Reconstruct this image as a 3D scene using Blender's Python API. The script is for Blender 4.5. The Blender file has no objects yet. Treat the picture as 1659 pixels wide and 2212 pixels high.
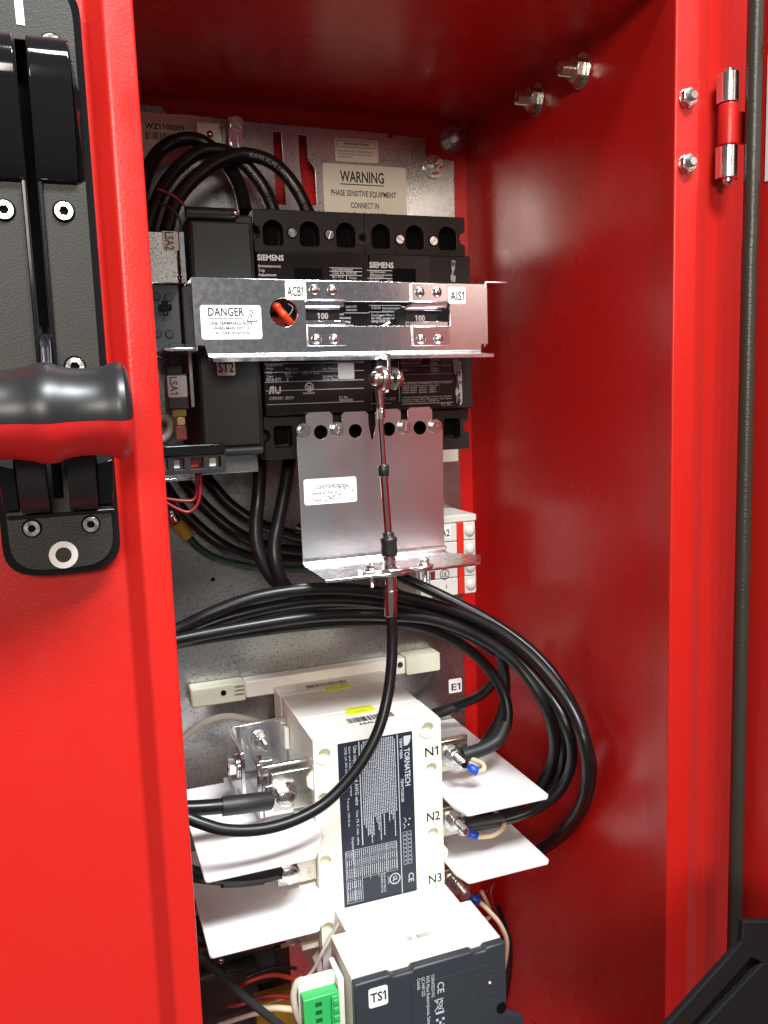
import bpy, math, random
from mathutils import Vector, Matrix
from mathutils.geometry import tessellate_polygon
random.seed(7)
S = 0.001            # all numbers below are millimetres
sc = bpy.context.scene
COL = sc.collection

# ------------------------------------------------------------------ camera
F = 1843.0
RX = Vector((0.93768041, -0.07788982, 0.33865709))
RY = Vector((-0.34581231, -0.11325624, 0.93144343))
RZ = Vector((-0.03419494, -0.99050805, -0.13313342))
cam_d = bpy.data.cameras.new('camera')
cam_d.sensor_fit = 'VERTICAL'; cam_d.sensor_height = 36.0; cam_d.lens = 36.0 * F / 2212.0
cam_d.clip_start = 0.01; cam_d.clip_end = 50
cam = bpy.data.objects.new('camera', cam_d); COL.objects.link(cam)
right = Vector((RX[0], RY[0], RZ[0])); down = Vector((RX[1], RY[1], RZ[1])); fwd = Vector((RX[2], RY[2], RZ[2]))
cam.matrix_world = Matrix(((right[0], -down[0], -fwd[0], 0), (right[1], -down[1], -fwd[1], 0), (right[2], -down[2], -fwd[2], 0), (0, 0, 0, 1)))
sc.camera = cam

# ------------------------------------------------------------------ light
w = bpy.data.worlds.new('World'); sc.world = w; w.use_nodes = True
w.node_tree.nodes['Background'].inputs[0].default_value = (0.95, 0.97, 1.0, 1)
w.node_tree.nodes['Background'].inputs[1].default_value = 0.13
def area(name, loc, target, sx, sy, power, col):
    d = bpy.data.lights.new(name, 'AREA'); d.shape = 'RECTANGLE'; d.size = sx; d.size_y = sy; d.energy = power; d.color = col
    o = bpy.data.objects.new(name, d); COL.objects.link(o)
    o.location = Vector(loc); o.rotation_euler = (Vector(target) - Vector(loc)).to_track_quat('-Z', 'Y').to_euler()
    return o
area('ceiling_lamp_key', (0.42, -0.42, 1.15), (0.17, 0.5, -0.25), 0.9, 0.26, 63, (0.94, 0.975, 1.0))
area('room_lamp_left', (-0.60, -1.9, 0.60), (0.2, 0.5, 0.05), 1.1, 0.4, 40, (1.0, 0.91, 0.79))
sc.view_settings.view_transform = 'Standard'; sc.view_settings.look = 'None'
sc.view_settings.exposure = 0.0; sc.view_settings.gamma = 1.0

# ------------------------------------------------------------------ helpers
def at(px, py, Y=None, X=None, Z=None):
    """point of the place seen at a spot of the survey photo, on a plane of known depth (mm)"""
    d = Vector((px - 829.5, py - 1106.0, F)); d = Vector((RX.dot(d), RY.dot(d), RZ.dot(d)))
    t = Y / d[1] if Y is not None else (X / d[0] if X is not None else Z / d[2])
    return d * t
class Fr:
    def __init__(s, o, u, v):
        s.o = Vector(o); s.u = Vector(u).normalized(); s.v = Vector(v).normalized(); s.n = s.u.cross(s.v)
    def pt(s, a, b, c=0): return s.o + s.u * a + s.v * b + s.n * c
VX, VY, VZ = Vector((1, 0, 0)), Vector((0, 1, 0)), Vector((0, 0, 1))
def front(Y): return Fr((0, Y, 0), VX, VZ)                # a = X, b = Z, c grows towards the viewer
def downward(x, Y, z): return Fr((x, Y, z), -VZ, VX)      # text that reads from top to bottom
def rr(x0, x1, y0, y1, r, n=5):
    p = []
    for cx, cy, a0 in ((x1 - r, y1 - r, 0), (x0 + r, y1 - r, 90), (x0 + r, y0 + r, 180), (x1 - r, y0 + r, 270)):
        for i in range(n + 1):
            a = math.radians(a0 + 90 * i / n); p.append((cx + r * math.cos(a), cy + r * math.sin(a)))
    return p
def circ(cx, cy, r, n=24, ph=0):
    return [(cx + r * math.cos(2 * math.pi * i / n + ph), cy + r * math.sin(2 * math.pi * i / n + ph)) for i in range(n)]
def arch(cx, z0, z1, w):
    p = [(cx - w / 2 + 1.5, z0), (cx + w / 2 - 1.5, z0), (cx + w / 2, z0 + 1.5)]
    r = w / 2
    for i in range(11):
        a = math.pi * i / 10; p.append((cx + r * math.cos(a), z1 - r + r * math.sin(a)))
    p.append((cx - w / 2, z0 + 1.5)); return p
def spline(P, sub=7):
    P = [Vector(p) for p in P]
    if len(P) < 3: return P
    Q = [P[0] * 2 - P[1]] + P + [P[-1] * 2 - P[-2]]; out = []
    for i in range(1, len(Q) - 2):
        a, b, c, d = Q[i - 1], Q[i], Q[i + 1], Q[i + 2]
        for k in range(sub):
            t = k / sub
            out.append(0.5 * ((2 * b) + (c - a) * t + (2 * a - 5 * b + 4 * c - d) * t * t + (3 * b - a - 3 * c + d) * t ** 3))
    out.append(P[-1]); return out
def perp(ax):
    ax = Vector(ax).normalized()
    t = VZ if abs(ax.z) < 0.9 else VX
    u = ax.cross(t).normalized(); return u, ax.cross(u).normalized()
class MB:
    def __init__(s): s.v = []; s.f = []
    def add(s, v, f):
        k = len(s.v); s.v += [Vector(q) for q in v]; s.f += [tuple(i + k for i in q) for q in f]; return s
    def boxf(s, fr, a0, a1, b0, b1, c0, c1):
        v = [fr.pt(a, b, c) for a, b, c in ((a0, b0, c0), (a1, b0, c0), (a1, b1, c0), (a0, b1, c0), (a0, b0, c1), (a1, b0, c1), (a1, b1, c1), (a0, b1, c1))]
        return s.add(v, [(3, 2, 1, 0), (4, 5, 6, 7), (0, 1, 5, 4), (1, 2, 6, 5), (2, 3, 7, 6), (3, 0, 4, 7)])
    def box(s, x0, x1, y0, y1, z0, z1): return s.boxf(front(0), x0, x1, z0, z1, -y1, -y0)
    def prism(s, fr, poly, c0, c1, holes=()):
        loops = [list(poly)] + [list(h) for h in holes]
        def ar(p): return sum(p[i][0] * p[(i + 1) % len(p)][1] - p[(i + 1) % len(p)][0] * p[i][1] for i in range(len(p)))
        if ar(loops[0]) < 0: loops[0].reverse()
        for h in loops[1:]:
            if ar(h) > 0: h.reverse()
        flat = [q for l in loops for q in l]; n = len(flat)
        if len(loops) == 1 and n <= 4: tri = [tuple(range(n))]
        else:
            tri = []
            for t in tessellate_polygon([[Vector((q[0], q[1], 0)) for q in l] for l in loops]):
                a, b, c = (flat[i] for i in t)
                if (b[0] - a[0]) * (c[1] - a[1]) - (c[0] - a[0]) * (b[1] - a[1]) < 0: t = (t[0], t[2], t[1])
                tri.append(tuple(t))
        v = [fr.pt(q[0], q[1], c0) for q in flat] + [fr.pt(q[0], q[1], c1) for q in flat]
        f = [tuple(reversed(t)) for t in tri] + [tuple(i + n for i in t) for t in tri]
        k = 0
        for l in loops:
            m = len(l)
            for i in range(m):
                j = (i + 1) % m; f.append((k + i, k + j, k + j + n, k + i + n))
            k += m
        return s.add(v, f)
    def lathe(s, o, ax, prof, n=24, test=None):
        o = Vector(o); ax = Vector(ax).normalized(); u, w_ = perp(ax); v = []
        for t, r in prof:
            for i in range(n):
                a = 2 * math.pi * i / n; v.append(o + ax * t + (u * math.cos(a) + w_ * math.sin(a)) * max(r, 0.001))
        f = []
        for j in range(len(prof) - 1):
            for i in range(n):
                k = (i + 1) % n; q = (j * n + i, j * n + k, (j + 1) * n + k, (j + 1) * n + i)
                if test is None or test(sum((v[m] for m in q), Vector()) / 4): f.append(q)
        if test is None:
            f.append(tuple(reversed(range(n)))); f.append(tuple(range((len(prof) - 1) * n, len(prof) * n)))
        return s.add(v, f)
    def cyl(s, p0, p1, r0, r1=None, n=24):
        p0 = Vector(p0); p1 = Vector(p1)
        return s.lathe(p0, p1 - p0, [(0, r0), ((p1 - p0).length, r0 if r1 is None else r1)], n)
    def tube(s, pts, r, n=12, sub=7):
        P = spline(pts, sub); T = [(P[min(i + 1, len(P) - 1)] - P[max(i - 1, 0)]).normalized() for i in range(len(P))]
        u, _ = perp(T[0]); v = []
        for p, t in zip(P, T):
            u = (u - t * u.dot(t)).normalized(); b = t.cross(u)
            v += [p + (u * math.cos(2 * math.pi * i / n) + b * math.sin(2 * math.pi * i / n)) * r for i in range(n)]
        f = [(j * n + i, j * n + (i + 1) % n, (j + 1) * n + (i + 1) % n, (j + 1) * n + i) for j in range(len(P) - 1) for i in range(n)]
        f += [tuple(reversed(range(n))), tuple(range((len(P) - 1) * n, len(P) * n))]
        return s.add(v, f)
    def ball(s, o, r, n=16):
        return s.lathe(o, VZ, [(-r * math.cos(math.pi * i / 10), r * math.sin(math.pi * i / 10)) for i in range(11)], n)
    def quad(s, a, b, c, d): return s.add([a, b, c, d], [(0, 1, 2, 3)])

_font_cache = {}
def glyphs(txt, bold=0.0):
    k = (txt, bold)
    if k not in _font_cache:
        cu = bpy.data.curves.new('lettering', 'FONT'); cu.body = txt; cu.size = 1; cu.offset = bold; cu.resolution_u = 2
        ob = bpy.data.objects.new('lettering', cu)
        me = bpy.data.meshes.new_from_object(ob)
        v = [(q.co.x, q.co.y) for q in me.vertices]; f = [tuple(p.vertices) for p in me.polygons]
        chars = txt.replace(' ', '')
        if '1' in chars and all(c in 'ABCDEFGHJKLMNOPRSTUVWXYZI0123456789' for c in chars):
            par = list(range(len(v)))
            def find(i):
                while par[i] != i: i = par[i]
                return i
            for q in f:
                for i in q[1:]: par[find(i)] = find(q[0])
            isl = {}
            for i in range(len(v)): isl.setdefault(find(i), []).append(v[i])
            isl = sorted(isl.values(), key=lambda p: min(q[0] for q in p))
            if len(isl) == len(chars):
                for ch, p in zip(chars, isl):
                    if ch == '1':
                        xl = min(q[0] for q in p); yt = max(q[1] for q in p); n = len(v)
                        v += [(xl, yt), (xl - 0.17, yt - 0.15), (xl - 0.17, yt - 0.25), (xl + 0.01, yt - 0.13)]; f.append((n, n + 1, n + 2, n + 3))
        bpy.data.objects.remove(ob); bpy.data.curves.remove(cu); bpy.data.meshes.remove(me)
        _font_cache[k] = (v, f)
    return _font_cache[k]
def text(mb, fr, txt, a, b, h, w_=None, c=0.12, align='L', bold=0.0):
    """flat print: cap height h, width w_ (natural when None), baseline start at a, b"""
    v, f = glyphs(txt, bold)
    if not v: return mb
    x0 = min(q[0] for q in v); x1 = max(q[0] for q in v)
    bold += 0.008; v, f = glyphs(txt, bold); sy = h / 0.69; sx = (w_ / (x1 - x0)) if w_ else sy
    off = {'L': 0, 'C': -(x1 - x0) * sx / 2, 'R': -(x1 - x0) * sx}[align]
    return mb.add([fr.pt(a + off + (q[0] - x0) * sx, b + q[1] * sy, c) for q in v], f)
def dashes(mb, fr, a0, a1, b, h, c=0.12, wl=(0.8, 2.6), gap=0.35):
    a = a0
    while a < a1:
        l = min(random.uniform(*wl), a1 - a)
        if l > 0.3:
            mb.add([fr.pt(a, b, c), fr.pt(a + l, b, c), fr.pt(a + l, b + h, c), fr.pt(a, b + h, c)], [(0, 1, 2, 3)])
        a += l + gap
def rule(mb, fr, a0, a1, b0, b1, c=0.12):
    mb.add([fr.pt(a0, b0, c), fr.pt(a1, b0, c), fr.pt(a1, b1, c), fr.pt(a0, b1, c)], [(0, 1, 2, 3)])
def barcode(mb, fr, a0, a1, b0, b1, c=0.12):
    a = a0
    while a < a1:
        l = random.choice((0.25, 0.25, 0.5, 0.8)); rule(mb, fr, a, min(a + l, a1), b0, b1, c); a += l + random.choice((0.3, 0.45, 0.7))

def thing(name, label, cat, loc, group=None):
    o = bpy.data.objects.new(name, None); COL.objects.link(o)
    o.empty_display_size = 0.01; o.location = Vector(loc) * S
    o['label'] = label; o['category'] = cat
    if group: o['group'] = group
    return o
def part(name, mb, mat, parent=None, bevel=0, smooth=38, seg=2, kind=None, label=None):
    me = bpy.data.meshes.new(name)
    me.from_pydata([tuple(q * S) for q in mb.v], [], mb.f); me.update()
    me.polygons.foreach_set('use_smooth', [True] * len(me.polygons))
    me.set_sharp_from_angle(angle=math.radians(smooth))
    me.materials.append(mat)
    o = bpy.data.objects.new(name, me); COL.objects.link(o)
    if parent is not None:
        o.parent = parent
        if parent.type == 'EMPTY': o.location = -parent.location
    if bevel:
        m = o.modifiers.new('bevel', 'BEVEL'); m.width = bevel * S; m.segments = seg; m.limit_method = 'ANGLE'; m.angle_limit = math.radians(35)
    if kind: o['kind'] = kind
    if label: o['label'] = label
    return o
def solo(name, mb, mat, label, cat, group=None, **k):
    """a thing that is a single mesh: its origin goes to the middle of its bounds"""
    lo = [min(q[i] for q in mb.v) for i in range(3)]; hi = [max(q[i] for q in mb.v) for i in range(3)]
    c = Vector(((lo[0] + hi[0]) / 2, (lo[1] + hi[1]) / 2, lo[2]))
    mb.v = [q - c for q in mb.v]
    o = part(name, mb, mat, None, **k); o.location = c * S
    o['label'] = label; o['category'] = cat
    if group: o['group'] = group
    return o

# ------------------------------------------------------------------ materials
def mat(name, base, rough=0.5, metal=0.0, bump=None, vary=None, spec=0.5, coat=0.0, rvary=None):
    """bump=(scale, strength, distance mm[, stretch]); vary=(scale, other colour, lo, hi[, stretch]); rvary=(scale, lo, hi[, stretch])"""
    m = bpy.data.materials.new(name); m.use_nodes = True; nt = m.node_tree; b = nt.nodes['Principled BSDF']
    b.inputs['Base Color'].default_value = (*base, 1); b.inputs['Roughness'].default_value = rough; b.inputs['Metallic'].default_value = metal
    b.inputs['Specular IOR Level'].default_value = spec; b.inputs['Coat Weight'].default_value = coat; b.inputs['Coat Roughness'].default_value = 0.2
    tc = nt.nodes.new('ShaderNodeTexCoord')
    def noise(scale, stretch=(1, 1, 1), detail=3):
        mp = nt.nodes.new('ShaderNodeMapping'); mp.inputs['Scale'].default_value = stretch
        n = nt.nodes.new('ShaderNodeTexNoise'); n.inputs['Scale'].default_value = scale; n.inputs['Detail'].default_value = detail
        nt.links.new(tc.outputs['Object'], mp.inputs[0]); nt.links.new(mp.outputs[0], n.inputs['Vector']); return n
    def ramp(n, lo, hi):
        r = nt.nodes.new('ShaderNodeMapRange'); r.inputs[1].default_value = lo; r.inputs[2].default_value = hi
        nt.links.new(n.outputs[0], r.inputs[0]); return r
    if bump:
        n = noise(bump[0], bump[3] if len(bump) > 3 else (1, 1, 1)); q = nt.nodes.new('ShaderNodeBump')
        q.inputs['Strength'].default_value = bump[1]; q.inputs['Distance'].default_value = bump[2] * S
        nt.links.new(n.outputs[0], q.inputs['Height']); nt.links.new(q.outputs[0], b.inputs['Normal'])
    if vary:
        r = ramp(noise(vary[0], vary[4] if len(vary) > 4 else (1, 1, 1), 4), vary[2], vary[3]); x = nt.nodes.new('ShaderNodeMix'); x.data_type = 'RGBA'
        x.inputs[6].default_value = (*base, 1); x.inputs[7].default_value = (*vary[1], 1)
        nt.links.new(r.outputs[0], x.inputs[0]); nt.links.new(x.outputs[2], b.inputs['Base Color'])
    if rvary:
        r = ramp(noise(rvary[0], rvary[3] if len(rvary) > 3 else (1, 1, 1)), 0.3, 0.7); r.inputs[3].default_value = rvary[1]; r.inputs[4].default_value = rvary[2]
        nt.links.new(r.outputs[0], b.inputs['Roughness'])
    return m
M = {}
M['red'] = mat('red_powder_coat', (0.52, 0.014, 0.010), 0.31, 0, bump=(700, 0.26, 0.4), spec=0.5, rvary=(40, 0.26, 0.36))
M['redin'] = mat('red_gloss_enamel', (0.56, 0.012, 0.010), 0.27, 0, bump=(650, 0.3, 0.4), spec=0.5, rvary=(25, 0.24, 0.31))
M['zincp'] = mat('galvanised_sheet', (0.50, 0.50, 0.485), 0.27, 0.95, bump=(900, 0.10, 0.15), vary=(900, (0.13, 0.13, 0.125), 0.56, 0.70), rvary=(14, 0.21, 0.32))
M['zinc'] = mat('bright_zinc', (0.72, 0.72, 0.73), 0.2, 1.0, bump=(260, 0.06, 0.2, (1, 1, 9)), rvary=(120, 0.14, 0.3))
M['zincs'] = mat('plated_steel', (0.78, 0.78, 0.80), 0.19, 1.0, bump=(1200, 0.03, 0.05), vary=(900, (0.70, 0.70, 0.72), 0.5, 0.75), rvary=(300, 0.15, 0.2))
M['alu'] = mat('brushed_aluminium', (0.82, 0.81, 0.825), 0.27, 1.0, vary=(900, (0.78, 0.77, 0.79), 0.3, 0.7, (1, 1, 0.02)))
M['chrome'] = mat('polished_steel', (0.78, 0.76, 0.73), 0.1, 1.0, rvary=(200, 0.07, 0.16))
M['screw'] = mat('screw_steel', (0.74, 0.74, 0.72), 0.22, 1.0, rvary=(400, 0.14, 0.3))
M['yzinc'] = mat('yellowed_zinc', (0.68, 0.66, 0.58), 0.3, 1.0, vary=(220, (0.60, 0.44, 0.16), 0.54, 0.72))
M['nutz'] = mat('zinc_nut', (0.74, 0.72, 0.64), 0.2, 0.97, rvary=(500, 0.14, 0.3))
M['brass'] = mat('brass', (0.6, 0.47, 0.22), 0.3, 1.0)
M['brk'] = mat('breaker_moulding', (0.013, 0.010, 0.009), 0.4, 0, bump=(1500, 0.1, 0.2), vary=(60, (0.022, 0.017, 0.016), 0.5, 0.8), spec=0.35)
M['brkl'] = mat('breaker_label_film', (0.010, 0.007, 0.007), 0.24, 0, bump=(70, 0.04, 0.5), spec=0.4)
M['hole'] = mat('dark_cavity', (0.003, 0.003, 0.003), 0.8, spec=0.08)  # near-black colour standing in for the shade inside holes, wells and slots
M['grey'] = mat('dark_grey_plastic', (0.024, 0.028, 0.029), 0.45, 0, bump=(1800, 0.08, 0.15), spec=0.4)
M['blk'] = mat('black_plastic', (0.014, 0.014, 0.015), 0.4, 0, bump=(1400, 0.12, 0.15))
M['gloss'] = mat('gloss_black_plastic', (0.007, 0.007, 0.008), 0.07, 0, bump=(200, 0.015, 0.2), spec=0.5)
M['tex'] = mat('textured_black_plate', (0.018, 0.017, 0.014), 0.45, 0, bump=(1500, 0.5, 0.3), spec=0.4)
M['rubber'] = mat('black_rubber_grip', (0.014, 0.015, 0.016), 0.36, 0, bump=(1500, 0.12, 0.15))
M['redrub'] = mat('red_rubber_grip', (0.50, 0.012, 0.012), 0.45, 0, bump=(1500, 0.1, 0.15))
M['felt'] = mat('matt_black_bar', (0.005, 0.0045, 0.005), 0.75, 0, bump=(1600, 0.4, 0.3), spec=0.25)
M['cable'] = mat('black_cable_jacket', (0.007, 0.007, 0.008), 0.3, 0, bump=(500, 0.06, 0.2), rvary=(60, 0.26, 0.4), spec=0.38)
M['shrink'] = mat('black_heat_shrink', (0.014, 0.014, 0.016), 0.5, 0, bump=(350, 0.25, 0.3))
M['print'] = mat('cable_print', (0.20, 0.20, 0.19), 0.5)
M['white'] = mat('ivory_moulding', (0.83, 0.815, 0.75), 0.36, 0, bump=(900, 0.05, 0.15), vary=(14, (0.79, 0.77, 0.69), 0.45, 0.7))
M['bone'] = mat('translucent_bone_plastic', (0.66, 0.67, 0.52), 0.4, 0, bump=(900, 0.05, 0.15))
M['sheet'] = mat('white_barrier_sheet', (0.84, 0.84, 0.845), 0.3, 0, bump=(300, 0.03, 0.2))
M['din'] = mat('white_grey_module', (0.62, 0.61, 0.57), 0.42, 0, bump=(900, 0.05, 0.15))
M['stk'] = mat('white_sticker', (0.82, 0.82, 0.82), 0.4, 0, bump=(120, 0.03, 0.3))
M['stkb'] = mat('cream_sticker', (0.80, 0.75, 0.62), 0.45, 0, bump=(120, 0.03, 0.3))  # white with the beige of red bounce light put into its colour
M['ink'] = mat('black_ink', (0.012, 0.012, 0.013), 0.5)
M['pale'] = mat('white_print', (0.72, 0.70, 0.68), 0.5)
M['pale2'] = mat('grey_print', (0.36, 0.34, 0.335), 0.5)
M['wprint'] = mat('white_paint_mark', (0.82, 0.81, 0.78), 0.5, 0, bump=(1200, 0.1, 0.15))
M['navy'] = mat('navy_label', (0.016, 0.021, 0.034), 0.38)
M['charc'] = mat('charcoal_cover', (0.030, 0.037, 0.046), 0.42, 0, bump=(1500, 0.08, 0.15))
M['lprint'] = mat('pale_blue_print', (0.50, 0.54, 0.60), 0.5)
M['yel'] = mat('fluorescent_yellow_sticker', (0.80, 0.86, 0.02), 0.45)
M['yink'] = mat('olive_print', (0.38, 0.40, 0.03), 0.5)
M['green'] = mat('green_connector', (0.035, 0.42, 0.11), 0.35, 0, bump=(800, 0.06, 0.15))
M['dgreen'] = mat('dark_green_slot', (0.006, 0.09, 0.025), 0.5)  # darker copy of the connector green, shade of its slots as colour
M['blue'] = mat('blue_crimp_sleeve', (0.008, 0.075, 0.52), 0.32)
M['cream'] = mat('cream_wire', (0.72, 0.56, 0.38), 0.42)
M['gwire'] = mat('grey_white_wire', (0.55, 0.50, 0.42), 0.45)
M['rwire'] = mat('red_wire', (0.22, 0.006, 0.010), 0.4)
M['owire'] = mat('orange_wire', (0.36, 0.03, 0.01), 0.4)
M['grnwire'] = mat('green_wire', (0.010, 0.035, 0.016), 0.4)
M['ylug'] = mat('yellow_crimp', (0.40, 0.30, 0.02), 0.4)
M['brown'] = mat('brown_terminal', (0.16, 0.03, 0.02), 0.4)
M['orange'] = mat('orange_red_toggle', (0.80, 0.06, 0.01), 0.35)
M['stripe'] = mat('red_stripe', (0.62, 0.02, 0.01), 0.4)
M['gask'] = mat('black_foam_gasket', (0.034, 0.032, 0.024), 0.3, 0, bump=(420, 0.4, 0.6, (1, 1, 2.6)))
M['glue'] = mat('whitish_sealant', (0.36, 0.33, 0.34), 0.3, 0, bump=(500, 0.4, 0.4), vary=(350, (0.06, 0.05, 0.05), 0.5, 0.62))
M['orangein'] = mat('amber_label', (0.26, 0.15, 0.012), 0.5)

# fasteners -------------------------------------------------------------
def dome(o, ax, r, h, n=20):
    return MB().lathe(o, ax, [(0, r), (h * 0.35, r * 0.98), (h * 0.65, r * 0.85), (h * 0.88, r * 0.55), (h, r * 0.22)], n)
def pan_screw(parent, o, r=2.6, h=2.0, rot=0.3, name='screw'):
    s_ = part(name, dome(o, -VY, r, h), M['screw'], parent)
    fr = Fr(Vector(o) + Vector((0, -h * 0.9, 0)), Vector((math.cos(rot), 0, math.sin(rot))), Vector((-math.sin(rot), 0, math.cos(rot))))
    m = MB().boxf(fr, -r * 0.55, r * 0.55, -0.28, 0.28, -0.4, 0.2).boxf(fr, -0.28, 0.28, -r * 0.55, r * 0.55, -0.4, 0.16)
    part('drive_recess', m, M['hole'], s_); return s_  # raised dark cross, imitates the shade of a drive recess
def slot_screw(parent, o, r=2.5, h=1.4, rot=1.0, washer=0, name='screw', mt='screw'):
    fr = Fr(o, Vector((math.cos(rot), 0, math.sin(rot))), Vector((-math.sin(rot), 0, math.cos(rot))))
    m = MB(); g = 0.32
    for sg in (1, -1):
        a0 = math.asin(g / r); p = [(r * math.cos(a0 + (math.pi - 2 * a0) * i / 12), sg * r * math.sin(a0 + (math.pi - 2 * a0) * i / 12)) for i in range(13)]
        m.prism(fr, p, 0, h)
    m.prism(fr, circ(0, 0, r * 0.99, 20), -0.3, h * 0.35)
    s_ = part(name, m, M[mt], parent, bevel=0.25)
    if washer: part('washer', MB().prism(fr, circ(0, 0, washer, 24), -0.8, -0.1), M[mt], s_, bevel=0.2)
    return s_
def socket_screw(parent, o, r=4.1):
    fr = front(0); x, y, z = o
    s_ = part('screw', MB().prism(fr, circ(x, z, r, 28), -y, -y + 1.6, [circ(x, z, r * 0.52, 6)]), M['screw'], parent, bevel=0.4)
    part('socket', MB().prism(fr, circ(x, z, r * 0.55, 12), -y + 0.1, -y + 0.4), M['hole'], s_)  # dark floor, shade of the hex socket put into its colour
    part('counterbore', MB().prism(fr, circ(x, z, r * 1.22, 28), -y - 0.3, -y + 0.25, [circ(x, z, r * 1.0, 28)]), M['hole'], s_)
    return s_
def hex_bolt(parent, o, ax, r=6, h=5, washer=8.5, stud=0, stud_r=2.6, ph=0.2, name='bolt', mt='screw', wt=1.4):
    u, v = perp(ax); fr = Fr(o, u, v); sg = 1 if fr.n.dot(Vector(ax)) > 0 else -1
    if sg < 0: fr = Fr(o, v, u)
    m = MB().prism(fr, circ(0, 0, r, 6, ph), wt, h + wt)
    m.lathe(fr.pt(0, 0, h + wt - 0.05), ax, [(0, r * 0.82), (0.35, r * 0.74), (0.4, 0.2)], 20)
    b = part(name, m, M[mt], parent, bevel=0.4)
    part('washer', MB().prism(fr, circ(0, 0, washer, 28), 0.05, wt), M[mt], b, bevel=0.3)
    if stud:
        n = int(stud / 0.9); pr = [(h, stud_r * 0.9)]
        for i in range(n): pr += [(h + wt + i * 0.9, stud_r * 0.84), (h + wt + i * 0.9 + 0.45, stud_r)]
        pr.append((h + wt + n * 0.9 + 0.3, stud_r * 0.75))
        part('threaded_stud', MB().lathe(o, ax, pr, 16), M[mt], b)
    return b
def sticker(parent, fr, x0, x1, z0, z1, r=1.5, mt='stk', name='label', c=0.18):
    return part(name, MB().prism(fr, rr(x0, x1, z0, z1, r, 4), 0.02, c), M[mt], parent)

# ================================================================== ENCLOSURE
XR, YB, ZT, YF = 317.0, 650.0, 215.0, 395.0
enc = thing('electrical_enclosure', 'red powder coated steel enclosure standing open around all the wiring', 'cabinet', (130, 520, -600))
part('back_wall', MB().box(-62, 319, YB, YB + 2, -600, 217), M['redin'], enc)
part('side_wall', MB().box(XR, XR + 2, 396, YB - 0.2, -600, 217), M['redin'], enc)
part('side_wall', MB().box(-62, -60, 400, YB - 0.2, -600, 217), M['redin'], enc)
part('ceiling', MB().box(-59.8, XR - 0.2, 396, YB - 0.2, ZT, ZT + 2), M['redin'], enc)
part('floor', MB().box(-59.8, XR - 0.2, 396, YB - 0.2, -602, -600), M['redin'], enc)
def sheet_profile(mb, prof, t, z0, z1):
    """bent sheet: open XY profile extruded upright, thickness t to the left of travel"""
    n = len(prof); P = [Vector((p[0], p[1])) for p in prof]; O = []
    for i in range(n):
        d0 = (P[i] - P[max(i - 1, 0)]); d1 = (P[min(i + 1, n - 1)] - P[i])
        d = (d0.normalized() if d0.length else Vector((0, 0))) + (d1.normalized() if d1.length else Vector((0, 0)))
        d.normalize(); O.append(P[i] + Vector((-d.y, d.x)) * t)
    loop = [tuple(p) for p in P] + [tuple(p) for p in reversed(O)]
    fr = Fr((0, 0, 0), VX, VY); mb.prism(fr, loop, z0, z1)
def rounded(pts, r=2.5, n=4):
    out = [Vector(pts[0])]
    for a, b, c in zip(pts, pts[1:], pts[2:]):
        a, b, c = Vector(a), Vector(b), Vector(c); d0 = (a - b); d1 = (c - b); k = min(r, d0.length / 2.1, d1.length / 2.1)
        p, q = b + d0.normalized() * k, b + d1.normalized() * k
        for i in range(n + 1):
            t = i / n; out.append(p * (1 - t) ** 2 + b * 2 * t * (1 - t) + q * t * t)
    out.append(Vector(pts[-1])); return [(p.x, p.y) for p in out]
m = MB(); sheet_profile(m, rounded([(-180, 402), (19.5, 402), (26.8, 394.3), (39.2, 394.9), (39.8, 412)], 1.5), 1.8, -600, 260)
part('front_strip', m, M['red'], enc, smooth=50)
m = MB(); sheet_profile(m, rounded([(317, 414), (316.6, 394.6), (332.3, 394.8), (343.5, 401), (378, 402), (379, 430)], 1.5), 1.8, -600, 260)
part('hinge_side_frame', m, M['red'], enc, smooth=50)
m = MB().box(41.8, 316, 394.6, 396.4, 213, 260); m.box(41.8, 316, 396.5, 402, 213, 214.8)
part('top_frame', m, M['red'], enc)
for (y, z) in ((538, 197.5), (483, 197)):
    hex_bolt(enc, (XR - 0.1, y, z), (-1, 0, 0), r=7.6, h=6, washer=10.6, stud=9.5, stud_r=4.4, mt='nutz', ph=0.35)
hex_bolt(enc, (304.5, YB - 0.1, 201.5), (0, -1, 0), r=7.0, h=5.5, washer=11, stud=7, stud_r=4.2, mt='nutz', ph=0.1)
for z in (153, 119.3):
    q = Vector((323.6, 394.4, z)); b = hex_bolt(enc, q, (0, -1, 0), r=5.0, h=3.0, washer=4.9, stud=3.0, stud_r=2.7, ph=0.5, wt=0.6)
# hinge ----------------------------------------------------------------
hg = thing('door_hinge', 'zinc plated knuckle hinge with a red middle knuckle beside the gasket', 'hinge', (349, 391, 112))
HX, HY = 349.2, 391.5
for z0, z1 in ((151.6, 167), (112.5, 129.0)):
    part('knuckle', MB().lathe((HX, HY, z0), VZ, [(0, 5.1), (0.2, 5.4), (z1 - z0 - 0.2, 5.4), (z1 - z0, 5.1)], 28).box(HX - 5.4, HX - 3.4, HY, HY + 3.2, z0, z1), M['zinc'], hg)
part('red_knuckle', MB().lathe((HX, HY, 129.6), VZ, [(0, 5.0), (0.4, 5.3), (21, 5.3), (21.4, 5.0)], 28).box(HX, HX + 11, HY - 3, HY - 0.5, 130.5, 147), M['red'], hg, bevel=0.2)
part('hinge_pin', MB().cyl((HX, HY, 111), (HX, HY, 169), 2.6).ball((HX, HY, 111.2), 2.6), M['zincs'], hg)
part('leaf', MB().box(HX + 6, HX + 8, HY + 1, HY + 7, 112.5, 129).box(HX + 6, HX + 8, HY + 1, HY + 7, 151.6, 167), M['zincs'], hg)
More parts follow.
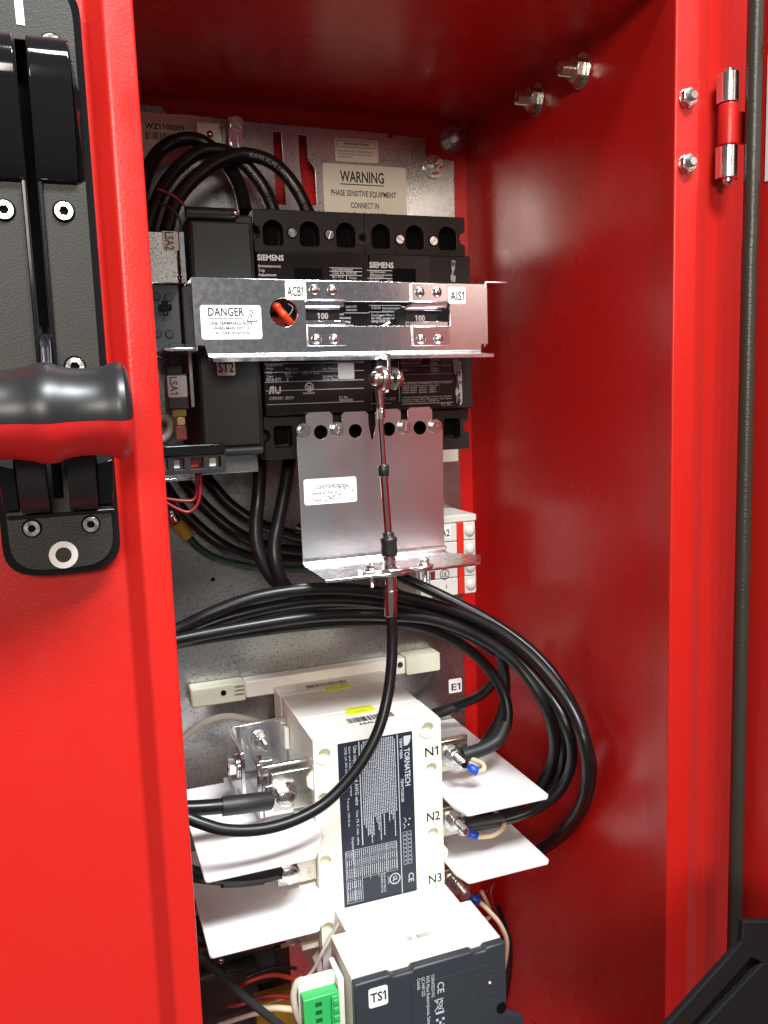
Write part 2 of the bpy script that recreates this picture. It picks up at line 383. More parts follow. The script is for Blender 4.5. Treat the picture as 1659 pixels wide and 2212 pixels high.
# door -------------------------------------------------------------------
dd = Vector((0.12, -0.99277, 0)); dn = Vector((-0.99277, -0.12, 0)); D0 = Vector((360.6, 388, 0))
dfr = Fr(D0, dd, VZ)   # a along the door, b up, c = towards outside/inside
def dbox(mb, a0, a1, b0, b1, c0, c1):
    v = [D0 + dd * a + VZ * b + dn * c for a, b, c in ((a0, b0, c0), (a1, b0, c0), (a1, b1, c0), (a0, b1, c0), (a0, b0, c1), (a1, b0, c1), (a1, b1, c1), (a0, b1, c1))]
    return mb.add(v, [(3, 2, 1, 0), (4, 5, 6, 7), (0, 1, 5, 4), (1, 2, 6, 5), (2, 3, 7, 6), (3, 0, 4, 7)])
door = thing('enclosure_door', 'red enclosure door swung open at the right edge of the frame', 'door', (360, 388, -600))
m = MB(); dbox(m, 0, 370, -600, 280, -2, 0); dbox(m, 0, 2, -600, 280, 0.05, 3); dbox(m, 2.05, 370, 278, 280, 0.05, 12)
part('door_panel', m, M['red'], door, bevel=0.5)
gp = [D0 + dd * 6.6 + dn * 5.6 + VZ * z for z in range(-600, 281, 8)]
gp = [p + (dn * -0.5 if p.z > 75 else Vector((0, 0, 0))) for p in gp]
part('gasket', MB().tube(gp, 4.2, 16, 1), M['gask'], door)
dn_fr = Fr(D0 + dn * 0.2, -dd, VZ)
for z0, z1 in ((178, 262), (108, 172)):
    m = MB(); dbox(m, 11.0, 130, z0, z1, 0.1, 0.4); part('door_label', m, M['stk'], door)
# matt bar in the lower corner -------------------------------------------
YBAR = 300
P_ = [at(x, y, Y=YBAR) for x, y in ((1606, 1991), (1760, 1990), (1900, 2100), (1900, 2500), (1195, 2500), (1445, 2212), (1567, 2077), (1602, 2037))]
SL = [at(x, y, Y=YBAR) for x, y in ((1625, 2069), (1650, 2080), (1524, 2212), (1380, 2363), (1350, 2366), (1497, 2212))]
fr = front(YBAR)
bar = thing('slotted_bar', 'matt black slotted plastic bar lying diagonally in the lower right corner', 'bar', (330, 300, -300))
part('bar_body', MB().prism(fr, [(p.x, p.z) for p in P_], -3.5, 0, [[(p.x, p.z) for p in SL]]), M['felt'], bar, bevel=0.8)
part('slot_floor', MB().prism(fr, [(p.x + 5, p.z - 2) for p in P_], -4.5, -3.6), M['hole'], bar)

# ================================================================== ROTARY LEVER HANDLE
hd = thing('disconnect_handle', 'black lever disconnect handle with red and black grip on the left strip', 'handle', (-6.5, 395, -72))
def hplate(inset):
    x0, x1 = -30.5 + inset, 17.5 - inset; zb, zt = -71.5 + inset, 172 - inset; p = []; cx = (x0 + x1) / 2; hw = (x1 - x0) / 2
    for i in range(17):
        a = math.pi + math.pi * i / 16; p.append((cx + hw * math.copysign(abs(math.cos(a)) ** 0.55, math.cos(a)), zb + 15 + 15 * math.copysign(abs(math.sin(a)) ** 0.75, math.sin(a))))
    for i in range(17):
        a = math.pi * i / 16; p.append((cx + hw * math.copysign(abs(math.cos(a)) ** 0.55, math.cos(a)), zt - 15 + 15 * math.copysign(abs(math.sin(a)) ** 0.75, math.sin(a))))
    return p
fr = front(0)
slot = [(-8.4, -38), (-4.3, -38), (-4.3, 146), (-8.4, 146)]
part('bezel', MB().prism(fr, hplate(0), -400.8, -391, [slot]), M['gloss'], hd, bevel=1.2)
part('cover_plate', MB().prism(fr, hplate(3.0), -391, -387.5, [slot]), M['tex'], hd, bevel=0.6)
part('slot_well', MB().box(-9.5, -3.2, 399.6, 400.4, -39, 147), M['hole'], hd)  # dark backing, shade of the deep slot put into its colour
for x0, x1 in ((-10.4, -8.6), (-4.1, -2.3)):
    part('slot_rail', MB().box(x0, x1, 385.6, 387.6, 5, 93), M['gloss'], hd, bevel=0.4)
yz = Fr((0, 0, 0), VY, VZ)     # a = Y, b = Z, c = X
up = [(387.6, 146), (381, 145.6), (376, 143.5), (372.8, 139.5), (371.5, 134), (372.5, 126), (376, 112), (381, 98), (384.5, 92), (387.6, 91)]
for x0, x1 in ((-27, -8.6), (-4.1, 11.5)):
    part('upper_saddle', MB().prism(yz, up, x0, x1), M['gloss'], hd, bevel=0.7, smooth=55)
m = MB()
v = [Vector(q) for q in ((11.6, 387.4, 146), (11.6, 373, 138), (11.6, 387.4, 91), (15.2, 387.4, 124), (14.6, 387.4, 93), (13, 379, 112))]
m.add(v, [(0, 1, 5, 3), (1, 2, 4, 5), (3, 5, 4), (0, 3, 4, 2), (0, 2, 1)])
part('saddle_cheek', m, M['gloss'], hd, bevel=0.4)
lo = [(387.6, -43.5), (380, -42.5), (373, -38), (368, -30), (367, -20), (372, -12), (387.6, -8)]
for x0, x1 in ((-21, -10), (-2.2, 9)):
    part('lower_saddle', MB().prism(yz, lo, x0, x1), M['blk'], hd, bevel=0.6, smooth=55)
for sx in (-1, 1):
    cx = -6.2; v = [Vector((cx + sx * a, b, c)) for a, b, c in ((15.6, 387.5, -43), (22, 387.5, -43), (15.6, 373, -24), (22.5, 374, -22), (15.6, 387.5, -14), (22.5, 387.5, -14))]
    f = [(0, 1, 3, 2), (2, 3, 5, 4), (1, 5, 3), (0, 2, 4), (0, 4, 5, 1)]
    part('saddle_wing', MB().add(v, f if sx > 0 else [tuple(reversed(q)) for q in f]), M['gloss'], hd, bevel=0.6)
part('saddle_lip', MB().box(-27, 16, 385.8, 387.6, -45.5, -43.8), M['gloss'], hd, bevel=0.4)
for (x, z) in ((5.3, 145.3), (5, 80.4), (-17.7, 80), (-18, -49.8), (5.7, -50), (4.4, 17.3)):
    socket_screw(hd, (x, 387.4, z), 3.7 if z > -40 else 3.3)
part('off_mark', MB().prism(front(387.4), circ(-6.4, -62.4, 5.9, 36), 0, 0.2, [circ(-6.4, -62.4, 3.3, 36)]), M['wprint'], hd)
part('on_mark', MB().prism(front(387.4), [(-7.0, 151.5), (-3.9, 151.3), (-4.1, 165), (-7.2, 165)], 0, 0.2), M['wprint'], hd)
m = MB(); lv = Fr((-6.3, 387, 27), VX, Vector((0, -0.82, -0.57)))
m.boxf(lv, -2.0, -0.9, -8, 40, -3.5, 2).boxf(lv, 0.9, 2.0, -8, 40, -3.5, 2).boxf(lv, -0.9, 0.9, -3, 40, -3, 0.6)
part('lever_arm', m, M['zincs'], hd, bevel=0.3)
prof = [(-78, 0.5), (-77, 12), (-72, 17.5), (-64, 16.4), (-56, 16.2), (-47, 17.6), (-42, 18.4), (-38, 18.2), (-30, 16.6), (-20, 16.2), (-13, 17.4), (-10.5, 18.5), (-7, 18.7), (-4.4, 18.4), (-1.5, 17.1), (4, 16.3), (10, 16.3), (14.5, 17.1), (17, 18.2), (18.8, 18.5), (20.3, 18.1), (21.6, 16.8), (22.4, 14.5), (23.2, 9), (23.6, 0.3)]
gfr_o = Vector((0, 345, -1.5))
part('upper_grip', MB().lathe(gfr_o, VX, prof, 64, lambda c: math.degrees(math.atan2(c.z + 1.5, abs(c.y - 345))) > -11.25), M['rubber'], hd, smooth=28)
part('lower_grip', MB().lathe(gfr_o + Vector((0, 0, -0.1)), VX, [(t, r + 0.25) for t, r in prof], 64, lambda c: math.degrees(math.atan2(c.z + 1.6, abs(c.y - 345))) <= -11.25), M['redrub'], hd, smooth=28)

# ================================================================== MOUNTING PANEL
pan = thing('equipment_backplate', 'speckled galvanised steel back panel carrying every device', 'panel', (160, 640, -600))
YP = 635.0; fr = front(YP)
ol = [(-40, -600), (298.5, -600), (298.8, 100), (299.4, 181.5), (292, 182.5), (275.9, 182), (275.9, 197.3), (249, 198), (248, 195.5), (245, 195.5), (244, 198.4), (125, 199.3), (96, 201), (88, 201), (86, 199), (80, 199), (78, 205), (-40, 207)]
slA = [(155.6, 193.6), (161.4, 193.6), (161.8, 168), (162.4, 143), (155.5, 143), (155.6, 172)]
slB = [(174.4, 192.6), (180.4, 192.6), (180.3, 175.5), (182.5, 173.5), (185.6, 169), (186, 143.3), (177, 143.3), (174.6, 170)]
part('panel_sheet', MB().prism(fr, ol, -1.8, 0, [slA, slB, circ(92.5, -131, 1.6, 12), circ(167, -121, 1.6, 12)]), M['zincp'], pan, bevel=0.4)
for x, z in ((92.5, -131), (167, -121)): part('drilled_hole', MB().prism(front(YP + 1.2), circ(x, z, 1.55, 12), 0, 0.4), M['hole'], pan)  # dark discs fill the holes, painting their shade
hex_bolt(pan, (281.8, YP, 176), (0, -1, 0), r=6, h=5, washer=9, stud=6, stud_r=3.6, ph=0.0, mt='nutz')
wl = sticker(pan, fr, 191.8, 258.2, 110, 174, 1.5, 'stkb', 'warning_label')
m = MB(); text(m, fr, 'WARNING', 222.5, 161.5, 7.6, 35, 0.25, 'C', 0.012); rule(m, fr, 205, 240, 159.3, 160.0, 0.25)
text(m, fr, 'PHASE SENSITIVE EQUIPMENT', 223.5, 151.2, 4.0, 52, 0.25, 'C', 0.008); text(m, fr, 'CONNECT IN', 224, 142.6, 4.0, 22.5, 0.25, 'C', 0.008)
text(m, fr, 'A - B - C  ORDER', 224.5, 135.4, 4.0, 35, 0.25, 'C', 0.008)
part('lettering', m, M['ink'], wl)
al = sticker(pan, fr, 202, 236, 176.0, 192.5, 1.2, 'stkb', 'alternate_power_label')
m = MB(); text(m, fr, 'Alternate Power', 219, 188.0, 2.0, 20, 0.25, 'C', 0.015)
for a0, a1, b0, b1 in ((203.6, 233.6, 190.7, 191.0), (203.6, 233.6, 186.3, 186.6), (203.6, 203.9, 186.6, 190.7), (233.3, 233.6, 186.6, 190.7)): rule(m, fr, a0, a1, b0, b1, 0.25)
text(m, fr, 'Field Wiring Cu 60C (1 AWG-10 AWG)', 204, 182.9, 1.1, 26.5, 0.25); text(m, fr, 'Field Wiring Al. 60C (1 AWG-10 AWG)', 204, 180.8, 1.1, 26.5, 0.25); text(m, fr, 'Torque 50 lb-in', 204, 178.7, 1.1, 11.5, 0.25)
part('lettering', m, M['ink'], al)
bl = sticker(pan, fr, 48, 112, 165, 200, 0.8, 'stkb', 'barcode_label')
p0 = at(313, 277, Y=YP); p1 = at(399, 283, Y=YP)
m = MB(); text(m, fr, 'WZ1100009', p0.x, p0.z, 3.5, p1.x - p0.x, 0.25, 'L', 0.015)
a = p0.x
barcode(m, fr, p0.x, p1.x - 2, p0.z - 7.2, p0.z - 2.2, 0.25)
part('lettering', m, M['ink'], bl)
e1 = sticker(pan, fr, 283.6, 295.6, -249.8, -237.6, 1.2, 'stk', 'terminal_label')
m = MB(); text(m, Fr((286, YP, -247.8), VX, VZ), 'E1', 0, 0.4, 5.6, 8.2, 0.25, 'L', 0.012); part('lettering', m, M['ink'], e1)

a_, b_ = at(957, 998, Y=YP), at(989, 962, Y=YP); sticker(pan, Fr((0, YP, 0), VX, VZ), a_.x, b_.x, a_.z, b_.z, 0.6, 'stkb', 'blank_label')
# terminal lug at the top of the panel ----------------------------------
tl = thing('terminal_lug', 'small ground terminal lug with two slotted screws at the panel top', 'terminal', (128, 615, 170))
a_ = at(491, 250, Y=612); b_ = at(528, 320, Y=612)
part('lug_body', MB().box(a_.x, b_.x, 612, 633, b_.z - 6, a_.z), M['zincs'], tl, bevel=0.6)
slot_screw(tl, at(511, 266, Y=612), 4.6, 1.2, 2.3, mt='zincs'); slot_screw(tl, at(513, 307, Y=612), 4.6, 1.2, 1.6, mt='zincs')
a_ = at(424, 262, Y=622); b_ = at(478, 330, Y=622)
part('clamp_plate', MB().box(a_.x, b_.x, 622, 634, b_.z, a_.z), M['stkb'], tl, bevel=0.5)
pan_screw(tl, at(453, 290, Y=622), 2.6, 2.2)

# ================================================================== CIRCUIT BREAKERS
def breaker(x0, x1, lab, centres, screws, side):
    t = thing('circuit_breaker', lab, 'breaker', ((x0 + x1) / 2, 635, -38))
    fr = front(541)
    part('body', MB().box(x0 + 0.3, x1 - 0.3, 553, 633, -37, 118), M['brk'], t, bevel=1)
    nt_ = []
    for (zb, zt, zc) in ((92.4, 118.6, 104.5), (-37.5, -9.5, -22)):
        o = [(x0, zb), (x1, zb), (x1, zc - 4.5)] + ([(x1 - 3.2, zc - 3), (x1 - 4.4, zc), (x1 - 3.2, zc + 3)] if side > 0 else []) + [(x1, zc + 4.5), (x1, zt - 0.6), (x1 - 0.6, zt), (x0 + 0.6, zt), (x0, zt - 0.6), (x0, zc + 4.5)] + ([(x0 + 3.2, zc + 3), (x0 + 4.2, zc), (x0 + 3.2, zc - 3)] if side < 0 else []) + [(x0, zc - 4.5)]
        if zb > 0: hs = [arch(c, 96.8, 112.2, 12.8) for c in centres]
        else: hs = [rr(c - 6.2, c + 6.2, -30, -16, 2) for c in centres]
        part('lug_cover', MB().prism(fr, o, -11.8, 0, hs), M['brk'], t, bevel=0.4)
        for c in centres:
            part('lug', MB().box(c - 5.6, c + 5.6, 551, 552.9, zc - 6, zc + 6), M['hole'], t)  # dark backing behind each opening, painted for the shade inside; no lug modelled
    for i, (sx, sz) in enumerate(screws):
        part('screw_well', MB().prism(front(541), circ(sx, sz, 3.5, 22), 0, 0.25, [circ(sx, sz, 2.9, 22)]), M['hole'], t)
        slot_screw(t, (sx, 540.9, sz), 2.8, 1.2, (0.95, 1.25, -0.45, 0.95)[i % 4] if side < 0 else (-0.45, 0.95)[i % 2])
    part('cover', MB().box(x0 + 0.3, x1 - 0.2, 534, 552, -9.2, 92.0), M['brk'], t, bevel=0.7)
    for c in centres[:-1]:
        part('seam_rib', MB().box((c + 12.2) - 0.25, (c + 12.2) + 0.25, 540.6, 541.4, 93, 97), M['grey'], t)
    return t
acb = breaker(117, 189.85, 'left black moulded breaker with the red toggle behind the zinc bracket', (129.4, 153, 177.2), ((141.5, 104.6), (165.9, 104.2)), -1)
ais = breaker(190.1, 262, 'right black moulded switch with smeared sealant on its right edge', (201.3, 225.2, 249), ((214.2, 102.6), (238.3, 102.4)), 1)
part('mounting_hole', MB().prism(front(540.9), circ(188.2, 103.4, 4.8, 28), 0, 0.6, [circ(188.2, 103.4, 3.6, 28)]), M['grey'], acb, bevel=0.2)
part('mounting_hole', MB().prism(front(540.9), circ(188.2, 103.4, 2.2, 20), 0, 0.3), M['hole'], acb)  # flat dark disc, paints the shade inside the hole
YT = 533.8; fr = front(YT)
# upper print
def pl(mb, txt, x0, y0, x1, y1, hpx, bold=0.0, c=0.15, Y=None, f=None):
    Y_ = Y or YT; a, b = at(x0, y0, Y=Y_), at(x1, y1, Y=Y_); k = (at(x0, y0 - 10, Y=Y_) - at(x0, y0, Y=Y_)).z / 10
    text(mb, f or fr, txt, a.x, (a.z + b.z) / 2, hpx * k, b.x - a.x, c, 'L', bold)
def ln(mb, x0, y0, x1, y1, t=0.35, Y=None, c=0.15, f=None):
    Y_ = Y or YT; a, b = at(x0, y0, Y=Y_), at(x1, y1, Y=Y_); z = (a.z + b.z) / 2
    if abs(b.x - a.x) > abs(b.z - a.z): rule(mb, f or fr, a.x, b.x, z - t / 2, z + t / 2, c)
    else: rule(mb, f or fr, (a.x + b.x) / 2 - t / 2, (a.x + b.x) / 2 + t / 2, b.z, a.z, c)
fl = part('label_film', MB().box(117.8, 188.6, 533.85, 533.98, -6, 91), M['brkl'], acb)
m = MB(); pl(m, 'SIEMENS', 556, 561, 613, 564, 12, 0.022)
for i, s_ in enumerate(('Instantaneous', 'Trip', 'Adjustment')): pl(m, s_, 558, 577 + i * 9.5, 558 + (48, 14, 39)[i], 578 + i * 9.5, 6)
ln(m, 712, 577, 782, 581); ln(m, 712, 585, 782, 588); ln(m, 712, 593, 782, 597); ln(m, 748, 595, 749, 612)
pl(m, 'Lug Information', 718, 583, 762, 586, 5); pl(m, 'Conn. No.  LN1E100', 718, 591, 770, 594, 5); pl(m, '60 / 75 C', 718, 600, 742, 601, 4.5); pl(m, 'Wire Size', 718, 607, 742, 608, 4.5); pl(m, 'Torque', 754, 602, 770, 603, 4.5); pl(m, 'lb-in. [N-m]', 754, 609, 780, 610, 4.5)
pl(m, 'Catalog No. CCE135', 746, 664, 770, 665, 5); pl(m, 'instructions', 748, 671, 771, 672, 5); ln(m, 744, 674, 797, 678)
pl(m, 'Nominal', 717, 680, 742, 682, 6); pl(m, 'Instantaneous', 717, 688, 758, 690, 6); pl(m, 'Settings', 740, 697, 757, 698, 6); pl(m, 'amperes', 744, 705, 764, 706, 6)
part('print', m, M['pale'], fl)
m = MB(); pl(m, '100', 682, 686, 707, 686, 12, 0.02, Y=512, f=front(512.1)); 
# handles shown between the clamps
th = part('toggle_block', MB().box(138.5, 162, 513, 533.6, 44.5, 57), M['blk'], acb, bevel=0.6)
m2 = MB(); text(m2, front(513), '100', 147.5, 48.8, 3.6, 7.0, 0.15, 'L', 0.02); part('print', m2, M['pale'], th)
th = part('toggle_block', MB().box(206, 228.5, 513, 533.6, 44, 56.5), M['blk'], ais, bevel=0.6)
m2 = MB(); text(m2, front(513), '100', 212.0, 47.4, 3.6, 6.8, 0.15, 'L', 0.02); part('print', m2, M['pale'], th)
part('toggle_well', MB().box(140, 158, 533.2, 533.9, 70, 82), M['hole'], acb, bevel=0.3)
part('toggle_well', MB().box(205.5, 222, 533.2, 533.9, 68, 83), M['hole'], ais, bevel=0.3)
a_ = at(598, 664, Y=528); b_ = at(612, 680, Y=524); c_ = at(630, 701, Y=528)
part('red_toggle', MB().tube([a_, b_, c_], 2.5, 14).ball(a_, 3.0).ball(b_, 2.8), M['orange'], acb, smooth=60)
a_ = at(608, 690, Y=531); part('toggle_base', MB().box(a_.x - 6, a_.x + 3, 530.5, 533, a_.z - 5, a_.z + 1.5), M['rwire'], acb, bevel=0.4)
arc = [at(x, y, Y=533.4) for x, y in ((582, 686), (592, 690), (604, 690), (616, 686), (628, 676), (632, 664), (622, 656))]
part('dial_mark', MB().tube(arc, 0.28, 6), M['pale'], acb)
# AIS print
fl = part('label_film', MB().box(191.4, 232, 533.85, 533.98, -6, 91), M['brkl'], ais)
m = MB(); pl(m, 'SIEMENS', 798, 577, 850, 580, 12, 0.022)
ln(m, 793, 583, 861, 586); ln(m, 793, 600, 861, 603); ln(m, 838, 601, 839, 610)
pl(m, 'Lug Information', 799, 589, 832, 590, 4.5); pl(m, 'Informacion para la Conexion', 799, 595, 858, 597, 4.5); pl(m, 'de Terminales', 799, 599.5, 828, 600, 3.6); pl(m, '60 / 75 C', 799, 608, 820, 609, 4.5); pl(m, 'Torque', 842, 609, 858, 610, 4.5)
ln(m, 797, 659, 866, 661); ln(m, 797, 673, 866, 675)
pl(m, 'CCE135', 802, 667, 822, 668, 5); pl(m, 'See instructions', 826, 667, 864, 669, 5); pl(m, 'for instrucciones', 826, 673, 864, 675, 4.5)
for i, s_ in enumerate(('Use Copper Wire Only', 'for CSA, except when', 'using CCE129')): pl(m, s_, 802, 682 + i * 6.5, 802 + (58, 57, 40)[i], 684 + i * 6.5, 5)
part('print', m, M['pale'], fl)
m = MB(); m.tube([at(x, y, Y=530) for x, y in ((868, 664), (882, 668), (888, 674), (885, 690), (876, 700), (868, 702))], 1.1, 8)
part('retaining_spring', m, M['zincs'], ais)
m = MB(); m.tube([at(x, y, Y=531) for x, y in ((826, 706), (840, 698), (846, 702), (850, 706))], 0.7, 8); part('spring_end', m, M['zincs'], acb)
# lower print
m = MB()
for (xa, xb, ya, yb) in ((570, 795, 785, 783), (570, 795, 803, 802), (572, 797, 824, 822), (574, 800, 842, 841), (576, 802, 872, 869)):
    xm = 786; ln(m, xa, ya, xm, yb)
lf = part('rating_plate', MB().box(117.9, 188.5, 533.8, 533.97, -8.5, 29), M['brkl'], acb)
pl(m, 'Cat. No.', 576, 778, 598, 778, 5); pl(m, 'ED63A100', 575, 791, 610, 791, 6); pl(m, 'Continuous Magnetic Trip Only', 640, 777, 755, 776, 5)
pl(m, 'Amps', 575, 798, 590, 798, 4.5); pl(m, '100', 575, 808, 588, 808, 6); pl(m, 'Volts Max.', 617, 799, 645, 799, 4.5); pl(m, '600 V~   250 V DC', 615, 809, 690, 808, 7); pl(m, 'Use Outside', 697, 798, 730, 798, 4.5)
pl(m, 'Type', 576, 815, 590, 815, 4.5); pl(m, 'ED6-ETI', 576, 823, 607, 823, 6.5); pl(m, 'Poles', 618, 815, 633, 815, 4.5); pl(m, '3', 618, 823, 623, 823, 6.5)
pl(m, 'Suitable For Use On', 697, 815, 755, 814, 5); pl(m, 'Single Phase AC Circuits', 697, 821, 765, 820, 5)
pl(m, 'LRA2023', 655, 851, 680, 851, 4); pl(m, 'OM/091 2019', 582, 864, 634, 863, 7); pl(m, 'P.C. No.', 733, 861, 752, 860, 5); pl(m, '900618430', 733, 867, 762, 866, 5)
# component recognition marks
pl(m, 'R', 592, 850, 580, 850, 15, 0.03); pl(m, 'U', 594, 850, 607, 850, 14, 0.03)
c_ = at(668, 836, Y=YT); 
m.prism(fr, circ(c_.x, c_.z, 2.9, 24), 0.05, 0.15, [circ(c_.x, c_.z, 2.3, 24)]); pl(m, 'SA', 663, 842, 674, 842, 10, 0.02)
part('print', m, M['pale2'], lf)
a_ = at(748, 798, Y=533); part('clear_sticker', MB().prism(front(533.6), rr(a_.x - 5.5, a_.x + 5.5, a_.z - 6, a_.z + 4, 0.8), 0.05, 0.2), M['pale2'], acb)
lf = part('rating_plate', MB().box(191.3, 250, 533.8, 533.97, -8.5, 29), M['brkl'], ais)
m = MB()
for y in (790, 808, 825, 871): ln(m, 868, y, 978, y)
ln(m, 861, 780, 863, 868)
ln(m, 800, 872, 845, 871)
pl(m, 'Cat. No./Modelo', 866, 779, 912, 779, 4.5); pl(m, 'ED63S100A', 866, 787, 910, 787, 5.5); pl(m, 'Series', 930, 779, 950, 779, 4.5); pl(m, 'ED6      3', 930, 787, 962, 787, 5.5)
pl(m, '600 V ~', 867, 802, 896, 802, 5.5); pl(m, 'Amps', 930, 797, 946, 797, 4.5); pl(m, '100A', 930, 804, 948, 804, 5.5)
for i, s_ in enumerate(('This switch is suitable for use on a circuit', 'capable of delivering not more than:', '200A RMS  Symm  240V  -', '100A RMS  Symm  480V  -', '100A RMS  Symm  600V  -', '', 'When protected by a fuse or circuit', 'breaker rated 100 A Maximum, May Open', 'Circuit Above 1,000 A')):
    if s_: pl(m, s_, 869, 829 + i * 4.9, 869 + (106 if i not in (1, 2, 3, 4, 8) else 80), 829 + i * 4.9, 3.2)
pl(m, 'OM/09 2019', 818, 865, 854, 864, 6); pl(m, 'P.C. No.', 953, 871 + 5, 975, 876, 5)
part('print', m, M['pale2'], lf)
def smear(name, pts, Y, parent):
    P = [at(x, y, Y=Y) for x, y in pts]; return part(name, MB().prism(front(Y), [(p.x, p.z) for p in P], 0, 0.9), M['glue'], parent, bevel=0.3)
smear('sealant_smear', ((974, 562), (983, 563), (982, 580), (979, 590), (984, 598), (982, 610), (974, 611), (971, 600), (976, 588), (973, 574)), 533.4, ais)
smear('sealant_smear', ((976, 776), (996, 774), (998, 868), (993, 878), (991, 850), (986, 872), (983, 846), (987, 822), (980, 804)), 533.4, ais)

# auxiliary module ---------------------------------------------------------
ax = thing('accessory_module', 'tall dark grey accessory module marked ST2 left of the breakers', 'accessory', (95, 635, -32))
part('module_body', MB().box(77, 115.4, 534, 632, -31, 113), M['grey'], ax, bevel=1.5)
part('front_cover', MB().box(77.2, 113, 530.5, 534, -27, 108), M['grey'], ax, bevel=1.2)
part('hinge_barrel', MB().cyl((74.5, 531, 112.5), (104, 531, 112.5), 3.4), M['blk'], ax, bevel=0.4)
part('hinge_barrel', MB().cyl((84, 530, -30), (113, 530, -30), 2.8), M['grey'], ax, bevel=0.4)
part('hinge_pin', MB().ball((103.8, 529, 112.8), 1.8), M['zincs'], ax)
st = sticker(ax, front(530.4), 87.6, 98.6, 16.5, 27.5, 1.2, 'stkb', 'st_label')
m = MB(); text(m, front(530.4), 'ST2', 93.2, 18.6, 5.8, 9.4, 0.3, 'C', 0.012); part('lettering', m, M['ink'], st)

# ================================================================== OPERATING BRACKET
bk = thing('operating_bracket', 'wide zinc channel bracket with slot and danger sticker across both breakers', 'bracket', (164, 500, 24))
fr = front(500)
ol = [(71, 33), (76.5, 32.6), (77.5, 27.6), (252, 27.4), (252.4, 31.5), (257, 31.5), (257, 69.2), (71, 70.8)]
part('front_face', MB().prism(fr, ol, -2, 0, [rr(137, 230.4, 43.4, 57.8, 0.6, 2), circ(123.6, 51.3, 8.3, 40)]), M['zincs'], bk, bevel=0.7)
part('side_leg', MB().box(71, 73, 502.1, 590, 30, 70.6), M['zincs'], bk, bevel=0.6)
part('side_leg', MB().box(255, 257, 502.1, 590, 30, 69), M['zincs'], bk, bevel=0.6)
part('foot_tab', MB().box(257.1, 270, 500.5, 560, 69.2, 71), M['zincs'], bk, bevel=0.5)
m = MB(); m.tube([(255.6, 500.6, 67), (256.2, 500.6, 69.2), (257.6, 500.6, 70.1), (270.5, 500.6, 70.1)], 0.95, 8); part('foot_bend', m, M['zinc'], bk)
part('foot_tab', MB().box(53.5, 70.9, 502, 560, 30.2, 32), M['zincs'], bk, bevel=0.5)
yzf = Fr((0, 0, 0), VY, VZ)
fp = rounded([(500.5, 33), (500.3, 26.5), (482, 24.6)], 4); fo = [(a + (1.9 if i < 3 else 0), b - 2.0 * min(1, i / 5)) for i, (a, b) in enumerate(fp)]
fl_poly = fp + list(reversed([(502.3, 33), (502.2, 24.6), (482, 22.6)]))
for x0, x1, nm in ((78, 150.5, 'lower_flange'), (150.5, 178.5, 'lower_flange'), (178.5, 251.5, 'lower_flange')):
    pp = fl_poly if nm and x0 != 150.5 else [(a if a > 490 else 490, b) for a, b in fl_poly]
    part(nm, MB().prism(yzf, pp, x0, x1), M['zinc'], bk, smooth=50)
m = MB().prism(Fr((179.5, 0, 0), VY, VZ), [(479, 26), (498, 26)] + [(488.5 + 9.2 * math.cos(a), 11.5 + 9.2 * math.sin(a)) for a in [-math.pi * i / 12 for i in range(13)]], 0, 2.2)
part('link_tab', m, M['zincs'], bk, bevel=0.4)
for x0, x1, zs in ((137.2, 160.8, 0), (204.4, 228.8, -0.6)):
    for (z0, z1, lip) in ((58.6, 69.6, -1), (31.6, 43.0, 1)):
        z0 += zs; z1 += zs
        zl = z0 if lip < 0 else z1
        pf = [(500, z0 if lip > 0 else z1), (498.2, z0 if lip > 0 else z1), (498.0, zl), (497.2, zl + lip * 0.6), (499.5, zl + lip * 1.6), (508, zl + lip * 1.8), (509.8, zl + lip * 2.6), (510.2, zl + lip * 4.4), (508.5, zl + lip * 4.6), (508, zl + lip * 3.4), (500.2, zl + lip * 3.2)]
        c = part('clamp_strip', MB().prism(yzf, pf, x0, x1), M['zincs'], bk, smooth=50, bevel=0.25)
        for k, xx in enumerate(((142.2, 153.3) if x0 < 200 else (209.6, 221.2))):
            pan_screw(bk, (xx, 498.1, (64.2 if lip < 0 else 35.5) + zs), 3.1, 2.3, random.uniform(0, 1.5), 'clamp_screw')
dl = sticker(bk, fr, 75, 110, 36.2, 55.4, 1.6, 'stk', 'danger_label')
m = MB(); text(m, fr, 'DANGER', 79.4, 49.4, 4.6, 20.5, 0.3, 'L', 0.012); rule(m, fr, 79.2, 100, 47.6, 48.0, 0.3)
text(m, fr, 'LINE TERMINALS ALIVE', 79.8, 44.4, 1.7, 25, 0.3, 'L', 0.02); text(m, fr, 'WHEN MAIN SWITCH', 81.8, 41.6, 1.7, 21.5, 0.3, 'L', 0.02); text(m, fr, 'IN "OFF" POSITION', 83, 38.7, 1.7, 20, 0.3, 'L', 0.02)
tri = [(101.2, 46), (107.6, 46), (104.2, 53.6)]; ti = [(101.9, 46.45), (106.9, 46.45), (104.25, 52.5)]
m.prism(fr, tri, 0.2, 0.3, [ti]); m.prism(fr, [(104.6, 51.3), (103.2, 49), (104.2, 49.3), (103.6, 47), (105.2, 49.6), (104.2, 49.5), (104.9, 51.2)], 0.2, 0.3)
part('lettering', m, M['ink'], dl)
for (x0, x1, z0, z1, s_) in ((125, 136.8, 58.6, 69.4, 'ACB1'), (229.7, 241.6, 56.8, 67.2, 'AIS1')):
    l_ = sticker(bk, front(499.9 - (0 if s_ == 'ACB1' else 0)), x0, x1, z0, z1, 1.3, 'stk', 'tag_label')
    m = MB(); text(m, front(499.8), s_, (x0 + x1) / 2, z0 + 2.2, 5.4, x1 - x0 - 2.2, 0.3, 'C', 0.006); part('lettering', m, M['ink'], l_)

